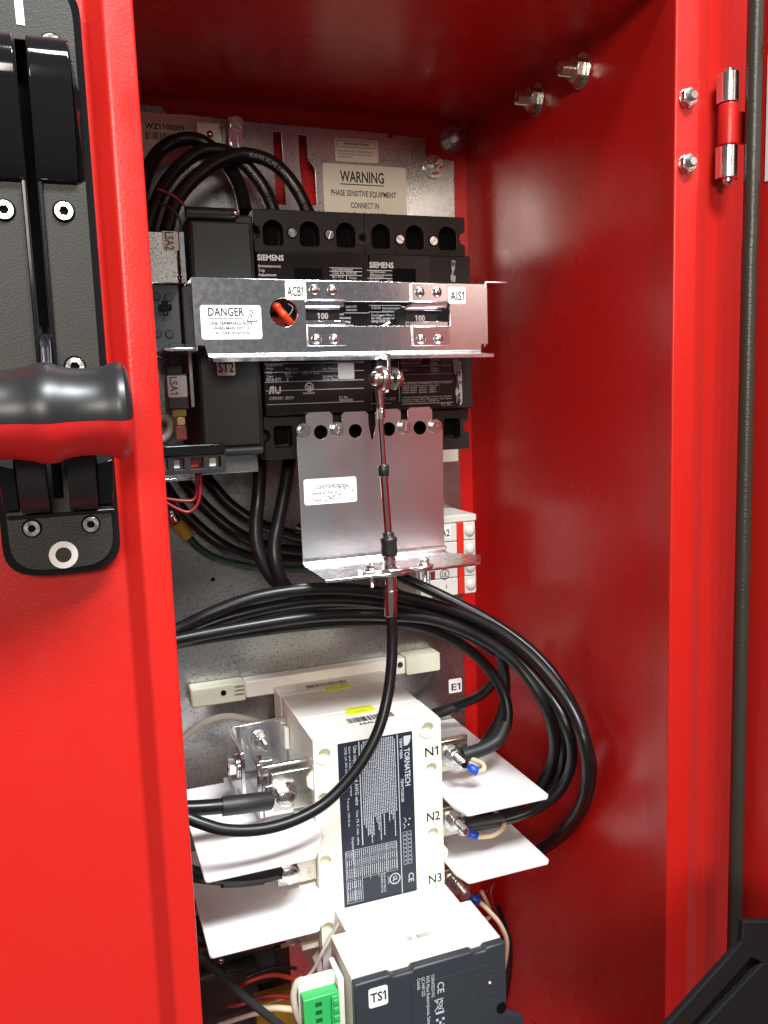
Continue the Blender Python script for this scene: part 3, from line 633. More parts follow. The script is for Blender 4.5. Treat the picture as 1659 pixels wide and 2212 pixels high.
# ================================================================== LOCKED ROTOR PLATE
YK = 530.0; k_ = YK / 520
rp = thing('cable_bracket', 'brushed aluminium bracket plate with four tabs holding the control cable', 'bracket', (186, 530, -107))
fr = front(YK)
def X_(v): return v * k_
ol = [(X_(133.1), X_(-104.2)), (X_(231.6), X_(-103.8)), (X_(232.4), X_(-21.5)), (X_(225.6), X_(-19.5))]
def tab(xa, xb, zt):
    return [(X_(xb), X_(-17)), (X_(xb), zt - 2), (X_(xb) - 2, zt), (X_(xa) + 2, zt), (X_(xa), zt - 2), (X_(xa), X_(-17))]
ol += tab(207.6, 225.2, X_(-7.2)) + [(X_(206.4), X_(-21)), (X_(204), X_(-21))] + tab(185.5, 203, X_(-7.6)) + [(X_(183.5), X_(-26)), (X_(182.2), X_(-26.6))] + tab(162.7, 180.6, X_(-8.4)) + [(X_(161), X_(-21)), (X_(158.5), X_(-21))] + tab(139.3, 156.8, X_(-7.8)) + [(X_(138), X_(-21)), (X_(132.9), X_(-22))]
part('plate', MB().prism(fr, ol, -1.8, 0, [circ(X_(x), X_(z), 4.6, 28) for x, z in ((148.6, -20.4), (171.6, -20.6), (194.4, -20.5), (216.2, -20.6))]), M['alu'], rp, bevel=0.4)
zf = -106.2
fpl = rounded([(YK + 0.2, -98), (YK - 0.2, zf + 0.3), (YK - 8, zf)], 3) + [(YK - 8, zf - 1.8)] + list(reversed(rounded([(YK + 2, -98), (YK + 1.8, zf - 1.2), (YK - 4, zf - 1.8)], 3)))
part('bend', MB().prism(yzf, fpl, X_(133.1), X_(231.6)), M['zinc'], rp, smooth=60)
xy = Fr((0, 0, zf - 1.8), VX, VY)
fo = [(X_(133.1), YK - 7.8), (X_(231.6), YK - 7.8), (251.5, 505), (239.5, 481), (205, 480.5), (199, 479.3), (195, 480), (189, 478.5), (185, 476.5), (176, 476.5), (171.5, 478), (167, 479), (135.5, 479)]
part('flange', MB().prism(xy, fo, 0, 1.8, [circ(180, 484.6, 4.6, 20)]), M['zinc'], rp, bevel=0.5)
sd = [(160, 476.6), (163.5, 475.4), (171, 476.0), (173.5, 474.2), (176, 471.8), (184, 471.8), (188, 474.3), (191, 474.8), (194, 472.6), (198, 471.8), (204, 473.5), (206.5, 477), (206.5, 487), (160, 487)]
sp = part('clamp_saddle', MB().prism(Fr((0, 4.0, zf + 0.05), VX, VY), sd, 0, 2.2, [circ(180, 480.6, 4.2, 20)]), M['alu'], rp, bevel=0.7)
for x in (166.5, 201.5):
    o = Vector((x, 484, zf + 2.3)); hex_bolt(rp, o, (0, 0, 1), r=3.0, h=2.4, washer=4.2, stud=1.0, stud_r=1.6, wt=0.7, name='saddle_screw')
    part('saddle_stud', MB().lathe((x, 484, zf - 9), VZ, [(0, 1.2)] + [(0.4 * i + 0.3, 1.55 if i % 2 else 1.3) for i in range(17)], 12), M['screw'], rp)
for i, (x, z) in enumerate(((137.2, -18.8), (159.3, -19), (205.1, -19.2), (227.1, -19.9))):
    slot_screw(rp, (X_(x), YK - 1.0, X_(z)), 3.2, 2.4, (0.2, 1.4, 1.45, 1.5)[i], 4.8)
lr = sticker(rp, fr, X_(135.9), X_(170.8), X_(-66.0), X_(-49.6), 1.6, 'stk', 'rotor_label')
lrt = Fr((0, YK, 0), VX, VZ); m = MB()
text(m, lrt, 'LOCK ROTOR PROTECTION', X_(142.8), X_(-56.2), 2.5, X_(22), 0.3, 'L', 0.004); text(m, lrt, 'Adjusted at 14 sec. at', X_(141), X_(-59.6), 1.9, X_(16.5), 0.3); text(m, lrt, 'A', X_(167), X_(-59.2), 1.7, None, 0.3)
text(m, lrt, 'Tested:', X_(141.2), X_(-64.0), 1.9, X_(6), 0.3); rule(m, lrt, X_(158), X_(166.5), X_(-60.3), X_(-60.1), 0.3); rule(m, lrt, X_(148.4), X_(167), X_(-64.6), X_(-64.4), 0.3)
def scribble(mb, fr, pts, r=0.16):
    mb.tube([fr.pt(a, b, 0.25) for a, b in pts], r, 5, 4)
H = lambda *p: [(X_(a), X_(b)) for a, b in p]
scribble(m, lrt, H((158.3, -55.6), (160, -55.2), (159.2, -56.8), (160.2, -57.6), (159.4, -59.2), (158.2, -59.0)))
scribble(m, lrt, H((163, -56), (161.8, -55.6), (161.4, -56.9), (162.4, -57.3), (163.1, -56.0), (162.6, -59.4)))
scribble(m, lrt, H((165, -55.6), (164.1, -56.8), (164.2, -58.6), (165.2, -59.0), (166, -57.2), (165.6, -55.7), (165, -55.6)))
scribble(m, lrt, H((149.6, -60.6), (149.4, -63.8))); scribble(m, lrt, H((149.0, -60.8), (151.6, -61.3), (152.4, -62.6), (150.8, -63.8), (149.2, -63.9)))
scribble(m, lrt, H((152.4, -61), (153.6, -63.6), (154.8, -60.8), (155.4, -63.4), (152.8, -62.2)))
scribble(m, lrt, H((155.6, -60.4), (155.4, -63.5))); scribble(m, lrt, H((155.2, -60.6), (157.2, -61.4), (157.4, -62.8), (155.4, -63.6)))
scribble(m, lrt, H((160.2, -60.6), (158.6, -60.8), (158.8, -61.9), (159.8, -62.6), (158.2, -63.5)))
part('lettering', m, M['ink'], lr)

# ================================================================== PUSH PULL CONTROL CABLE
pc = thing('control_cable', 'push pull control cable with eye end, steel rod and long black sheath', 'cable', (181, 482, -135))
YC = 482.0
e = at(822, 818, Y=YC)
tr = MB(); R_, r_ = 5.6, 2.0; nn, mm = 32, 12
v = []; f = []
ex = Vector((0.94, 0.34, 0)).normalized(); ey = Vector((-0.34, 0.94, 0)); ez = VZ
for i in range(nn):
    a = 2 * math.pi * i / nn; d = ey * math.cos(a) + ez * math.sin(a)
    for j in range(mm):
        b = 2 * math.pi * j / mm; v.append(e + d * (R_ + r_ * math.cos(b)) + ex * (3.0 * math.sin(b)))
for i in range(nn):
    for j in range(mm): f.append((i * mm + j, ((i + 1) % nn) * mm + j, ((i + 1) % nn) * mm + (j + 1) % mm, i * mm + (j + 1) % mm))
eye = part('rod_eye', tr.add(v, f), M['screw'], pc, smooth=60)
part('eye_ball', MB().ball(e, 4.6, 20).cyl(e - ex * 6.5, e + ex * 8, 2.6), M['chrome'], eye)
part('bolt_head', dome(e - ex * 3.4, -ex, 4.4, 4.2).cyl(e - ex * 3.6, e - ex * 3.0, 5.2), M['screw'], pc)
o = e + ex * 9.5; hex_bolt(pc, o, tuple(ex), r=5.2, h=4, washer=6.8, name='lock_nut', wt=1.2)
pA = at(820, 842, Y=YC); pB = at(822, 905, Y=YC); pC = at(838, 1152, Y=YC); ferr = at(845, 1330, Y=YC); drod = (pC - pA).normalized()
m = MB().lathe(pA, drod, [(0, 3.2), (4, 2.6), (10, 2.1), (12, 2.1)], 20); part('shank', m, M['screw'], pc)
m = MB().lathe(pA + drod * 11, drod, [(0, 2.6), ((pB - pA).length - 11, 2.6)], 6); part('jam_nut', m, M['screw'], pc, bevel=0.3)
part('rod', MB().cyl(pB, pC, 1.75, None, 20), M['chrome'], pc)
j0 = at(828, 1004, Y=YC); j1 = at(829, 1028, Y=YC); part('rubber_ring', MB().lathe(j0, j1 - j0, [(0, 3.0), (0.6, 3.4), ((j1 - j0).length - 0.6, 3.4), ((j1 - j0).length, 3.0)], 24), M['rubber'], pc)
part('rod_sleeve', MB().cyl(at(829, 1029, Y=YC), at(839, 1160, Y=YC), 2.45, None, 24), M['chrome'], pc)
b0 = at(838.5, 1150, Y=YC); ax_ = (at(841, 1200, Y=YC) - b0); L = ax_.length
part('rubber_boot', MB().lathe(b0, ax_, [(0, 3.4), (0.4, 3.6), (2.2, 3.6), (2.6, 4.0), (3.2, 5.0), (4.4, 5.3), (6, 5.05), (8, 4.9), (L - 2, 5.2), (L - 0.6, 5.1), (L, 4.6)], 28), M['rubber'], pc, smooth=60)
c0 = at(841, 1196, Y=YC); c1 = at(841.5, 1232, Y=YC); part('collar', MB().lathe(c0, c1 - c0, [(0, 3.9), (7, 3.9), (7.4, 4.3), ((c1 - c0).length, 4.3)], 24), M['screw'], pc)
c2 = at(842, 1240, Y=YC); L = (ferr - c2).length
part('ferrule', MB().lathe(c2, ferr - c2, [(0, 3.4), (1.4, 3.4), (1.6, 4.0), (9.5, 4.0), (9.7, 3.8), (10.2, 3.8), (10.4, 4.3), (L - 0.5, 4.3), (L, 4.0)], 28), M['zincs'], pc)
pp = [at(x, y, Y=Y) for x, y, Y in ((845, 1326, 482), (847, 1372, 482), (846, 1430, 480), (838, 1500, 477), (820, 1570, 473), (790, 1632, 469), (748, 1690, 465), (695, 1740, 462), (630, 1774, 460), (560, 1792, 459), (490, 1793, 459), (440, 1780, 461), (400, 1764, 464), (360, 1745, 468))]
part('sheath', MB().tube(pp, 3.45, 16), M['cable'], pc, smooth=60)

# ================================================================== DIN MODULE (right)
dm = thing('relay_module', 'light grey four way module with red stripe behind the bracket plate', 'relay', (270, 588, -154))
part('housing', MB().box(240, 290.5, 592, 634, -153.5, -91.5), M['din'], dm, bevel=1.2)
part('top_face', MB().box(240, 290.3, 589.6, 592, -97.0, -91.7), M['din'], dm, bevel=0.8)
for i in range(4):
    z1 = -97.4 - i * 14.1; z0 = z1 - 13.6
    s_ = part('segment', MB().box(241, 272.6, 588, 592.2, z0, z1).box(278.6, 288.2, 588.4, 592.2, z0, z1), M['din'], dm, bevel=0.6)
    part('dome_cap', MB().lathe((283.6, 589, (z0 + z1) / 2), -VY, [(0, 4.6), (1.2, 4.2), (2.2, 3.2), (2.8, 1.4)], 20), M['din'], s_, smooth=60)
part('red_stripe', MB().box(273, 278.2, 588, 592.3, -153, -97), M['stripe'], dm, bevel=0.4)
l_ = sticker(dm, front(587.9), 255, 267.5, -108.6, -98.4, 1.0, 'stk', 'tag_label')
m = MB(); text(m, front(587.9), 'A2', 259.4, -106.6, 5.2, 7.0, 0.3, 'L', 0.01); part('lettering', m, M['ink'], l_)
m = MB(); f_ = front(587.9); m.prism(f_, circ(261.5, -136.0, 4.0, 28), 0.05, 0.2, [circ(261.5, -136.0, 3.5, 28)]); text(m, f_, 'UL', 261.5, -137.8, 3.6, 4.4, 0.2, 'C')
for x, z in ((262, -116), (262, -130), (262, -147)): text(m, f_, '3', x, z, 2.4, None, 0.2)
for x in (244, 246.2, 248.4): dashes(m, downward(x, 587.9, -124.6), 0, 20, 0, 0.7)
part('print', m, M['ink'], dm)
part('square_hole', MB().box(249.5, 253.5, 587.8, 588.2, -139, -132.5), M['zincs'], dm)

# ================================================================== LEFT SIDE SMALL DEVICES
ls = thing('limit_switch', 'silver limit switch box marked LSA2 beside the grey module', 'switch', (62, 560, 72))
part('box', MB().box(30, 70.5, 545, 600, 73, 104), M['zincp'], ls, bevel=0.8)
part('edge_flange', MB().box(71, 75, 543, 600, 73, 104), M['zincs'], ls, bevel=0.6)
l_ = sticker(ls, front(544.9), 61.6, 71.0, 92.6, 104.0, 0.8, 'stkb', 'tag_label')
m = MB(); text(m, downward(63.4, 544.9, 103.4), 'LSA2', 0, 0, 5.0, 10.4, 0.3); part('lettering', m, M['ink'], l_)
pan_screw(ls, at(388, 598, Y=543), 1.6, 1.6)
l2 = thing('limit_switch', 'dark limit switch marked LSA1 hanging below the bracket end', 'switch', (62, 560, 0))
part('mounting_plate', MB().box(30, 70, 548, 552, 32, 73), M['charc'], l2, bevel=0.5)
for px, py in ((337, 640), (364, 642), (340, 720), (366, 722)):
    p = at(px, py, Y=547.6); part('hole_ring', MB().lathe(p, -VY, [(0, 2.6), (0.8, 2.2), (0.8, 1.2)], 20), M['blk'], l2)
p = at(356, 664, Y=547); part('cross_nut', MB().box(p.x - 4, p.x + 4, 544, 548, p.z - 1.6, p.z + 1.6).box(p.x - 1.6, p.x + 1.6, 543.8, 548, p.z - 4.2, p.z + 4.2), M['gloss'], l2, bevel=0.4)
p0 = at(372, 764, Y=545); p1 = at(384, 815, Y=540)
part('actuator', MB().prism(front(545), [(p0.x - 1, p0.z + 6), (p0.x + 8, p0.z + 6), (p1.x + 3, p1.z), (p1.x - 6, p1.z)], -3, 0), M['charc'], l2, bevel=0.4)
part('switch_body', MB().box(58.5, 71, 542, 556, -3, 19), M['charc'], l2, bevel=0.6)
l_ = sticker(l2, front(541.9), 58.8, 70.4, 4.4, 17.6, 0.8, 'stk', 'tag_label')
m = MB(); text(m, downward(60.2, 541.9, 16.8), 'LSA1', 0, 0, 4.6, 10.6, 0.3); part('lettering', m, M['ink'], l_)
part('side_rail', MB().box(71.6, 74.2, 538, 560, -2, 33), M['zincs'], l2, bevel=0.4)
part('terminal', MB().box(60.5, 69, 541, 550, -7.5, -3.2), M['ylug'], l2, bevel=0.5)
part('terminal', MB().box(62.5, 68, 540, 548, -13, -7.8), M['brass'], l2, bevel=0.5)
part('terminal', MB().box(61.5, 68.4, 540, 549, -22, -13.2), M['brown'], l2, bevel=0.6)
solo('white_wire', MB().tube([at(x, y, Y=550) for x, y in ((345, 905), (356, 900), (368, 912), (364, 935), (350, 950))], 2.4, 10), M['gwire'], 'short white wire looping under the LSA1 switch', 'wire', smooth=60)
rl = thing('mounting_rail', 'pale zinc rail under the black terminal block', 'rail', (80, 560, -46))
part('rail_face', MB().box(30, 116, 560, 562, -46, -28), M['zincp'], rl, bevel=0.4); part('rail_lip', MB().box(30, 76, 548, 559.9, -47.8, -46), M['zincs'], rl, bevel=0.4)
part('rail_post', MB().box(40, 70, 575, 578, -27.9, 30), M['zincp'], rl, bevel=0.4)
tb = thing('terminal_block', 'black four way terminal block with glossy top on the left', 'terminal block', (65, 530, -42))
fr = front(520)
cells = [(57.2 - 9.5, 63.0 - 9.5), (57.0, 63.2), (66.8, 74.6), (78.0, 85.0)]
m = MB().prism(fr, rr(30, 88, -41.5, -30.5, 0.8, 2), -10, 0, [[(a, -38.8), (b, -38.8), (b, -32), (a, -32)] for a, b in cells])
part('frame', m, M['blk'], tb, bevel=0.5)
part('top_bar', MB().box(30, 88, 518.4, 530, -30.3, -24), M['gloss'], tb, bevel=0.9)
for i, (a, b) in enumerate(cells): part('contact', MB().box(a, b - 2.4, 524, 529.5, -38.2, -33.0), M['din'] if i != 2 else M['rwire'], tb, bevel=0.3)

# red control wires on the left
for k, pts in enumerate((((372, 830), (430, 1000), (433, 1040), (428, 1085), (408, 1106), (380, 1098), (350, 1080)), ((380, 990), (424, 1004), (425, 1050), (420, 1078), (395, 1082), (350, 1076)))):
    pts = pts[1:]
    solo('red_wire', MB().tube([at(x, y, Y=528 + 4 * k) for x, y in pts], 1.05, 8), M['rwire'], ('thin red wire looping lowest below the black terminal block', 'thin red wire hugging the underside of the black terminal block')[k], 'wire', 'red wires under the terminal block', smooth=60)
for k, pts in enumerate((((340, 408), (370, 420), (395, 440), (402, 455)), ((345, 440), (372, 452), (390, 480), (392, 520)))):
    solo('red_wire', MB().tube([at(x, y, Y=562) for x, y in pts], 0.9, 8), M['rwire'] if k == 0 else M['cable'], ('thin red wire arching over the silver LSA2 box', 'thin dark wire dropping behind the LSA2 sticker')[k], 'wire', smooth=60)

# ================================================================== TRANSFER SWITCH
Y0 = 509.0
ts = thing('transfer_switch', 'large ivory transfer switch with a dark printed label on its front', 'switch', (176, 635, -400))
XA, XB, ZS = 131.0, 220.6, -216.4
RIV = ((138.2, -227.2), (136.8, -257), (135.8, -300.2), (135.2, -347.5), (210.7, -221.8), (212.9, -250.8), (212.9, -297.6))
m = MB().prism(front(Y0), rr(XA, XB, -400, ZS, 0.4, 1), -3.6, 0, [circ(x, z - 0.2, 4.1, 28) for x, z in RIV]); m.box(XA, XB, Y0 + 3.65, 548, -400, ZS); part('front_module', m, M['white'], ts, bevel=0.45)
part('middle_module', MB().box(XA + 0.5, XB - 0.4, 548.3, 598, -400, ZS + 0.2), M['white'], ts, bevel=0.9)
part('rear_module', MB().box(XA + 0.2, XB - 0.2, 598.3, 622, -400, ZS), M['white'], ts, bevel=0.9)
m = MB().box(110, 240, 622.2, 634.6, -222.4, -209.2)
part('foot_bar', m, M['white'], ts, bevel=1.2)
part('foot_end', MB().box(69, 109.8, 620.5, 634.6, -223.5, -208.6), M['bone'], ts, bevel=1.4)
part('foot_end', MB().prism(front(0), rr(240.2, 269.5, -222.6, -207.4, 1.5), -634.6, -620), M['bone'], ts, bevel=1.6)
part('foot_hole', MB().prism(front(620.3), circ(93, -214.8, 2.1, 20), 0, 0.3), M['hole'], ts)
for z in (-211.4, -214.4, -217.4): part('foot_slot', MB().box(101.5, 108.5, 620.0, 620.45, z - 0.6, z + 0.6), M['yzinc'], ts)
part('foot_hole', MB().prism(front(622), circ(241.5 - 6, -214, 2.3, 20), 0, 0.3), M['grey'], ts)
for (x, z) in (RIV[0], RIV[4]):
    part('boss_ring', MB().prism(front(Y0), circ(x, z, 6.6, 36), 0.02, 0.7, [circ(x, z - 0.2, 4.4, 36)]), M['white'], ts, bevel=0.25)
for (x, z) in RIV: part('recess_floor', MB().prism(front(Y0 + 3.4), circ(x, z - 0.2, 3.95, 28), 0, 0.4), M['bone'], ts)
for (x, z, s_) in ((208.6, -240.2, 'N1'), (208.6, -286.8, 'N2'), (208.6, -332.4, 'N3')):
    m = MB(); text(m, front(Y0), s_, x, z - 1.5, 6.2, 9.6, 0.15, 'L', 0.003); part('lettering', m, M['ink'], ts)
# side fins
for sx, xs, zs_ in ((-1, XA, (-238, -282, -326, -370)), (1, XB, (-262, -308, -354))):
    for z in zs_:
        zz = z if sx < 0 else z
        m = MB().prism(Fr((0, 0, 0), VX, VZ), [(xs, zz), (xs + sx * 4.2, zz - 5), (xs + sx * 4.2, zz - 10), (xs, zz - 14)], -(Y0 + 14), -(Y0 + 2))
        part('side_fin', m, M['white'], ts, bevel=0.6)
m = MB(); 
for z in (-232, -278, -324): m.box(XA - 3.2, XA - 0.05, 575, 580, z - 16, z)
part('barrier_guide', m, M['white'], ts, bevel=0.5)
# label
lb = part('data_label', MB().prism(front(Y0), rr(147.3, 199.6, -336.4, -221.8, 0.6, 2), 0.02, 0.16), M['navy'], ts)
L_ = downward(147.3, Y0, -221.8); m = MB()
text(m, L_, 'TORNATECH', 11.2, 46.2, 3.7, 26.5, 0.3, 'L', 0.012); text(m, L_, 'TBW 100A', 3.6, 43.0, 1.9, 14.5, 0.3, 'L', 0.01); text(m, L_, 'TBWTOR100', 32, 43.0, 1.9, 16.5, 0.3, 'L', 0.01)
m.prism(L_, [(2.6, 46), (9.4, 46), (9.2, 48.6), (7.4, 50.2), (4.4, 51.0), (2.6, 51.0)], 0.2, 0.3)
rule(m, L_, 0.6, 114, 41.2, 41.8, 0.3); rule(m, L_, 0.8, 73, 14.2, 14.9, 0.3)
text(m, L_, 'CE', 100.5, 46.4, 3.8, 6.5, 0.3, 'L', 0.005); text(m, L_, 'Use copper only 4 AWG wire', 3.2, 10.6, 2.5, 41, 0.3, 'L', 0.006); text(m, L_, 'Use 75 C min. wire', 48, 10.8, 1.7, 24, 0.3); text(m, L_, 'Line and load wiring, torque', 3.2, 7.4, 1.5, 34, 0.3); text(m, L_, 'CAB. LA 300 kcmil', 3.2, 4.6, 1.5, 20, 0.3); text(m, L_, 'Torque 150 lb-in', 38, 5, 1.5, 20, 0.3); text(m, L_, 'Depliant pole', 66, 7.0, 1.5, 16, 0.3)
for x, y in ((60, 44.5), (64, 43.6)): m.tube([L_.pt(x, y, 0.2), L_.pt(x + 2.2, y + 1.6, 0.2), L_.pt(x + 3.5, y + 0.4, 0.2)], 0.25, 5, 3); m.ball(L_.pt(x + 1.5, y + 4, 0.2), 0.6, 8)
for i in range(8):
    for b in (43.2, 46.6):
        a = 70 + i * 3.0
        for (q0, q1, q2, q3) in ((a, a + 2.6, b, b + 0.25), (a, a + 2.6, b + 2.5, b + 2.75), (a, a + 0.25, b, b + 2.6), (a + 2.3, a + 2.6, b, b + 2.6)): rule(m, L_, q0, q1, q2, q3, 0.3)
c_ = (102, 36.5); m.prism(L_, circ(c_[0], c_[1], 4.0, 30), 0.2, 0.3, [circ(c_[0], c_[1], 3.3, 30)]); text(m, L_, 'UL', c_[0], c_[1] - 1.4, 3.0, 3.6, 0.3, 'C', 0.02); text(m, L_, 'LISTED', 99, 31.4, 0.9, 6, 0.3)
text(m, L_, 'NON-AUTOMATIC', 96, 28.4, 1.3, 14, 0.3); text(m, L_, 'TRANSFER SWITCH', 96, 26.4, 1.3, 14, 0.3)
for a0, a1, b0, b1 in ((75, 112, 2.2, 2.5), (75, 112, 8.0, 8.25), (75, 112, 13.2, 13.45), (75, 98, 19.0, 19.25), (75, 98, 25, 25.25), (75, 96, 31, 31.25), (75, 96, 38.4, 38.7), (75, 75.3, 2.2, 38.6), (81, 81.2, 2.2, 38.6), (87, 87.2, 2.2, 38.6), (95.8, 96, 2.2, 38.6), (103, 103.2, 2.2, 13.4), (112, 112.2, 2.2, 13.4)): rule(m, L_, a0, a1, b0, b1, 0.3)
part('lettering', m, M['lprint'], lb)
m = MB(); b = 16.0
while b < 40.3:
    dashes(m, L_, 1.2 + random.choice((0, 0, 0, 2)), random.uniform(52, 73), b, 0.62, 0.22, (0.7, 2.4), 0.4); b += 1.28
for a0, a1, bb0, bb1 in ((76, 80.4, 3, 38), (82, 86.4, 3, 38), (88, 95, 3, 38), (97, 102.4, 3, 13), (104, 111, 3, 13)):
    bb = bb0
    while bb < bb1: dashes(m, L_, a0, a1, bb, 0.55, 0.22, (0.6, 2.0), 0.35); bb += 1.45
part('fine_print', m, M['lprint'], lb, kind='stuff')
# stickers and barcodes on the top
tf = Fr((0, 0, ZS + 0.25), VX, VY)
for y0_, y1_ in ((541, 553), (594, 604)):
    s_ = part('yellow_sticker', MB().prism(tf, [(165.5, y0_ + 0.5), (170 if y0_ < 560 else 168, y0_ - 1.5), (186.5, y0_ + 1), (186, y1_ - 0.5), (166, y1_)], 0.02, 0.2), M['yel'], ts)
    m = MB(); dashes(m, tf, 168, 184, y1_ - 3.0, 1.0, 0.3); dashes(m, tf, 171, 180, y0_ + 2, 1.0, 0.3); part('print', m, M['yink'], s_)
m = MB(); barcode(m, tf, 161, 194, 525.5, 534, 0.06); text(m, tf, '66AU0', 167, 520.2, 3.2, 15, 0.06, 'L', 0.01)
part('barcode', m, M['ink'], ts)
m = MB(); barcode(m, tf, 154, 186, 606, 613, 0.06); part('barcode', m, M['ink'], ts)
# left busbars and terminals
for i, z in enumerate((-248.0, -299.5, -342.5)):
    part('terminal_pad', MB().box(104, 130.6, 513, 516, z - 14, z + 12), M['yzinc'], ts, bevel=0.5)
    part('pole_tab', MB().box(119, 130.5, 516.2, 545, z - 22, z - 18), M['white'], ts, bevel=0.5)
    part('lug_tongue', MB().box(99, 118.5, 510.6, 512.9, z - 8, z + 6), M['zincs'], ts, bevel=0.6); o = Vector((110.9, 510.6, z - 1.4)); hb = hex_bolt(ts, o, (0, -1, 0), r=6.6, h=7, washer=8.8, ph=0.3, name='terminal_bolt')
q = lambda x, y, Y: at(x, y, Y=Y)
# L shaped link bar behind the first terminal
part('link_bar', MB().box(88, 91.2, 533, 585, -262, -227), M['zincs'], ts, bevel=0.6)
part('link_bar', MB().box(91.3, 130.6, 581.8, 585, -262, -227), M['zincs'], ts, bevel=0.6)
part('link_bar', MB().box(96, 99.2, 520, 572, -268, -231), M['zincs'], ts, bevel=0.6)
part('link_bar', MB().box(99.3, 130.6, 520, 523.2, -268, -233), M['zincs'], ts, bevel=0.6)
hex_bolt(ts, (87.9, 545, -240), (-1, 0, 0), r=6.2, h=5, washer=8, name='link_bolt', ph=0.4)
hex_bolt(ts, (112, 581.7, -240), (0, -1, 0), r=5.4, h=5, washer=7.5, stud=9, stud_r=3, name='link_bolt')
hex_bolt(ts, (99.3, 552, -244), (1, 0, 0), r=5.4, h=5, washer=7, stud=8, stud_r=2.8, name='link_bolt', ph=0.5)
# right terminals
for i, z in enumerate((-248.0, -296.4, -343.0)):
    part('terminal_pad', MB().box(221, 246, 521, 524, z - 13, z + 11), M['yzinc'], ts, bevel=0.5)
    part('pole_tab', MB().box(221, 243, 516, 520.9, z + 8, z + 11.5), M['yzinc'], ts, bevel=0.5)
    hex_bolt(ts, (234.5, 521, z - 1.5), (0, -1, 0), r=5.6, h=5, washer=8.6, stud=13, stud_r=3.3, name='terminal_stud', ph=0.2 + i)

# barrier sheets -----------------------------------------------------------
def barrier(pts, z, label):
    return solo('phase_barrier', MB().prism(Fr((0, 0, z - 2.6), VX, VY), pts, 0, 2.6), M['sheet'], label, 'barrier', 'white barrier sheets between the switch terminals', bevel=0.7)
for z, l_ in ((-271.5, 'white barrier sheet on the right between terminals N1 and N2'), (-318.8, 'white barrier sheet on the right between terminals N2 and N3')):
    barrier([(221, 492), (224.5, 479.3), (226.5, 478.4), (284.5, 478.4), (287, 481), (287, 634), (221, 634)], z, l_)
for z, l_ in ((-271.5, 'upper white barrier sheet on the left behind the black control cable'), (-318.8, 'lower white barrier sheet on the left under the second terminal')):
    barrier([(130.8, 492), (119.5, 469.4), (117.5, 468.6), (54.5, 468.6), (53, 470), (53, 592), (85, 592), (86, 600), (130.8, 600)], z, l_)

# ================================================================== CONTROLLER MODULE
cm = thing('controller_module', 'white controller module with charcoal front cover marked TS1 at the bottom', 'controller', (180, 480, -470))
part('neck', MB().box(140.5, 220.6, 484, 508.8, -480, -335.8), M['white'], cm, bevel=0.8)
part('housing', MB().box(130, 228, 441.2, 483.9, -480, -335.8), M['white'], cm, bevel=0.8)
fz = Fr((0, 0, 0), VX, VZ)
cv = [(129.6, -352), (129.6, -336.6), (151.8, -336.4), (154.0, -338.2), (165.6, -338.2), (166.6, -336.3), (205.4, -336.1), (206.8, -338.0), (213.4, -338.0), (215, -336.0), (228.4, -335.9), (228.4, -384), (240, -390), (240, -480), (129.6, -480)]
part('front_cover', MB().prism(fz, cv, -441, -434.8), M['charc'], cm, bevel=1.3)
part('cover_window', MB().prism(front(434.7), rr(165, 221, -470, -347, 1), 0.0, 0.35), M['charc'], cm, bevel=0.2)
part('cover_frame', MB().prism(front(434.7), rr(208, 222, -368, -352, 1), 0.3, 0.6, [rr(209, 221, -367, -353, 1)]), M['charc'], cm)
part('cover_hole', MB().prism(front(434.7), circ(224.5, -379, 3.6, 24), 0.05, 0.35), M['hole'], cm)
part('indicator', MB().ball((216.5, 434.3, -359.5), 0.9, 12), M['pale'], cm)
t_ = sticker(cm, front(434.6), 137.8, 149.8, -353.6, -335.9 - 0.2 - 0.0, 1.6, 'stk', 'tag_label') if False else sticker(cm, front(434.6), 138.0, 150.0, -353.8, -341.4 + 0.0, 1.6, 'stk', 'tag_label')
m = MB(); text(m, front(434.6), 'TS1', 144, -350.2, 5.6, 9.6, 0.3, 'C', 0.01); part('lettering', m, M['ink'], t_)
L_ = downward(0, 434.3, -340); m = MB()
for s_, px, w2 in (('TORNATECH INC.', 177.6, 15.5), ('7075 Place Robert-Joncas, Suite 132', 174.4, 36), ('QC H4M 2Z2', 171.4, 12.5), ('Canada', 168.6, 7.5)):
    text(m, L_, s_, 3.0, px, 2.0, w2, 0.2, 'L', 0.004)
text(m, L_, 'CE', 9.4, 181.6, 4.2, 7.2, 0.2, 'L', 0.004)
bx = [(20, 182), (27, 181.2), (27, 182), (20.4, 182.8)]
for q_ in ([(20.2, 180.4), (20.2, 185), (20.8, 185), (20.8, 180.4)], [(20.8, 181), (26.6, 181.8), (26.6, 182.3), (20.8, 181.5)], [(20.8, 184.4), (26.6, 183.6), (26.6, 184.1), (20.8, 184.9)], [(26.4, 181.6), (27, 181.6), (27, 184.2), (26.4, 184.2)], [(20, 179.6), (27.8, 185.4), (28.2, 185), (20.5, 179.2)], [(28, 179.6), (20.2, 185.4), (19.8, 185), (27.6, 179.2)], [(28.6, 180), (30, 180), (30, 185.4), (28.6, 185.4)]): m.prism(L_, q_, 0.1, 0.2)
for i in range(3):
    for j in range(3):
        if (i + j) % 2 == 0: m.prism(L_, [(33 + i * 2.2, 180 + j * 2), (34.6 + i * 2.2, 180 + j * 2), (34.6 + i * 2.2, 181.6 + j * 2), (33 + i * 2.2, 181.6 + j * 2)], 0.1, 0.2)
part('print', m, M['lprint'], cm)
tf2 = Fr((0, 0, -335.6), VX, VY); m = MB()
barcode(m, tf2, 173, 190, 459, 463, 0.05); part('barcode', m, M['pale2'], cm)

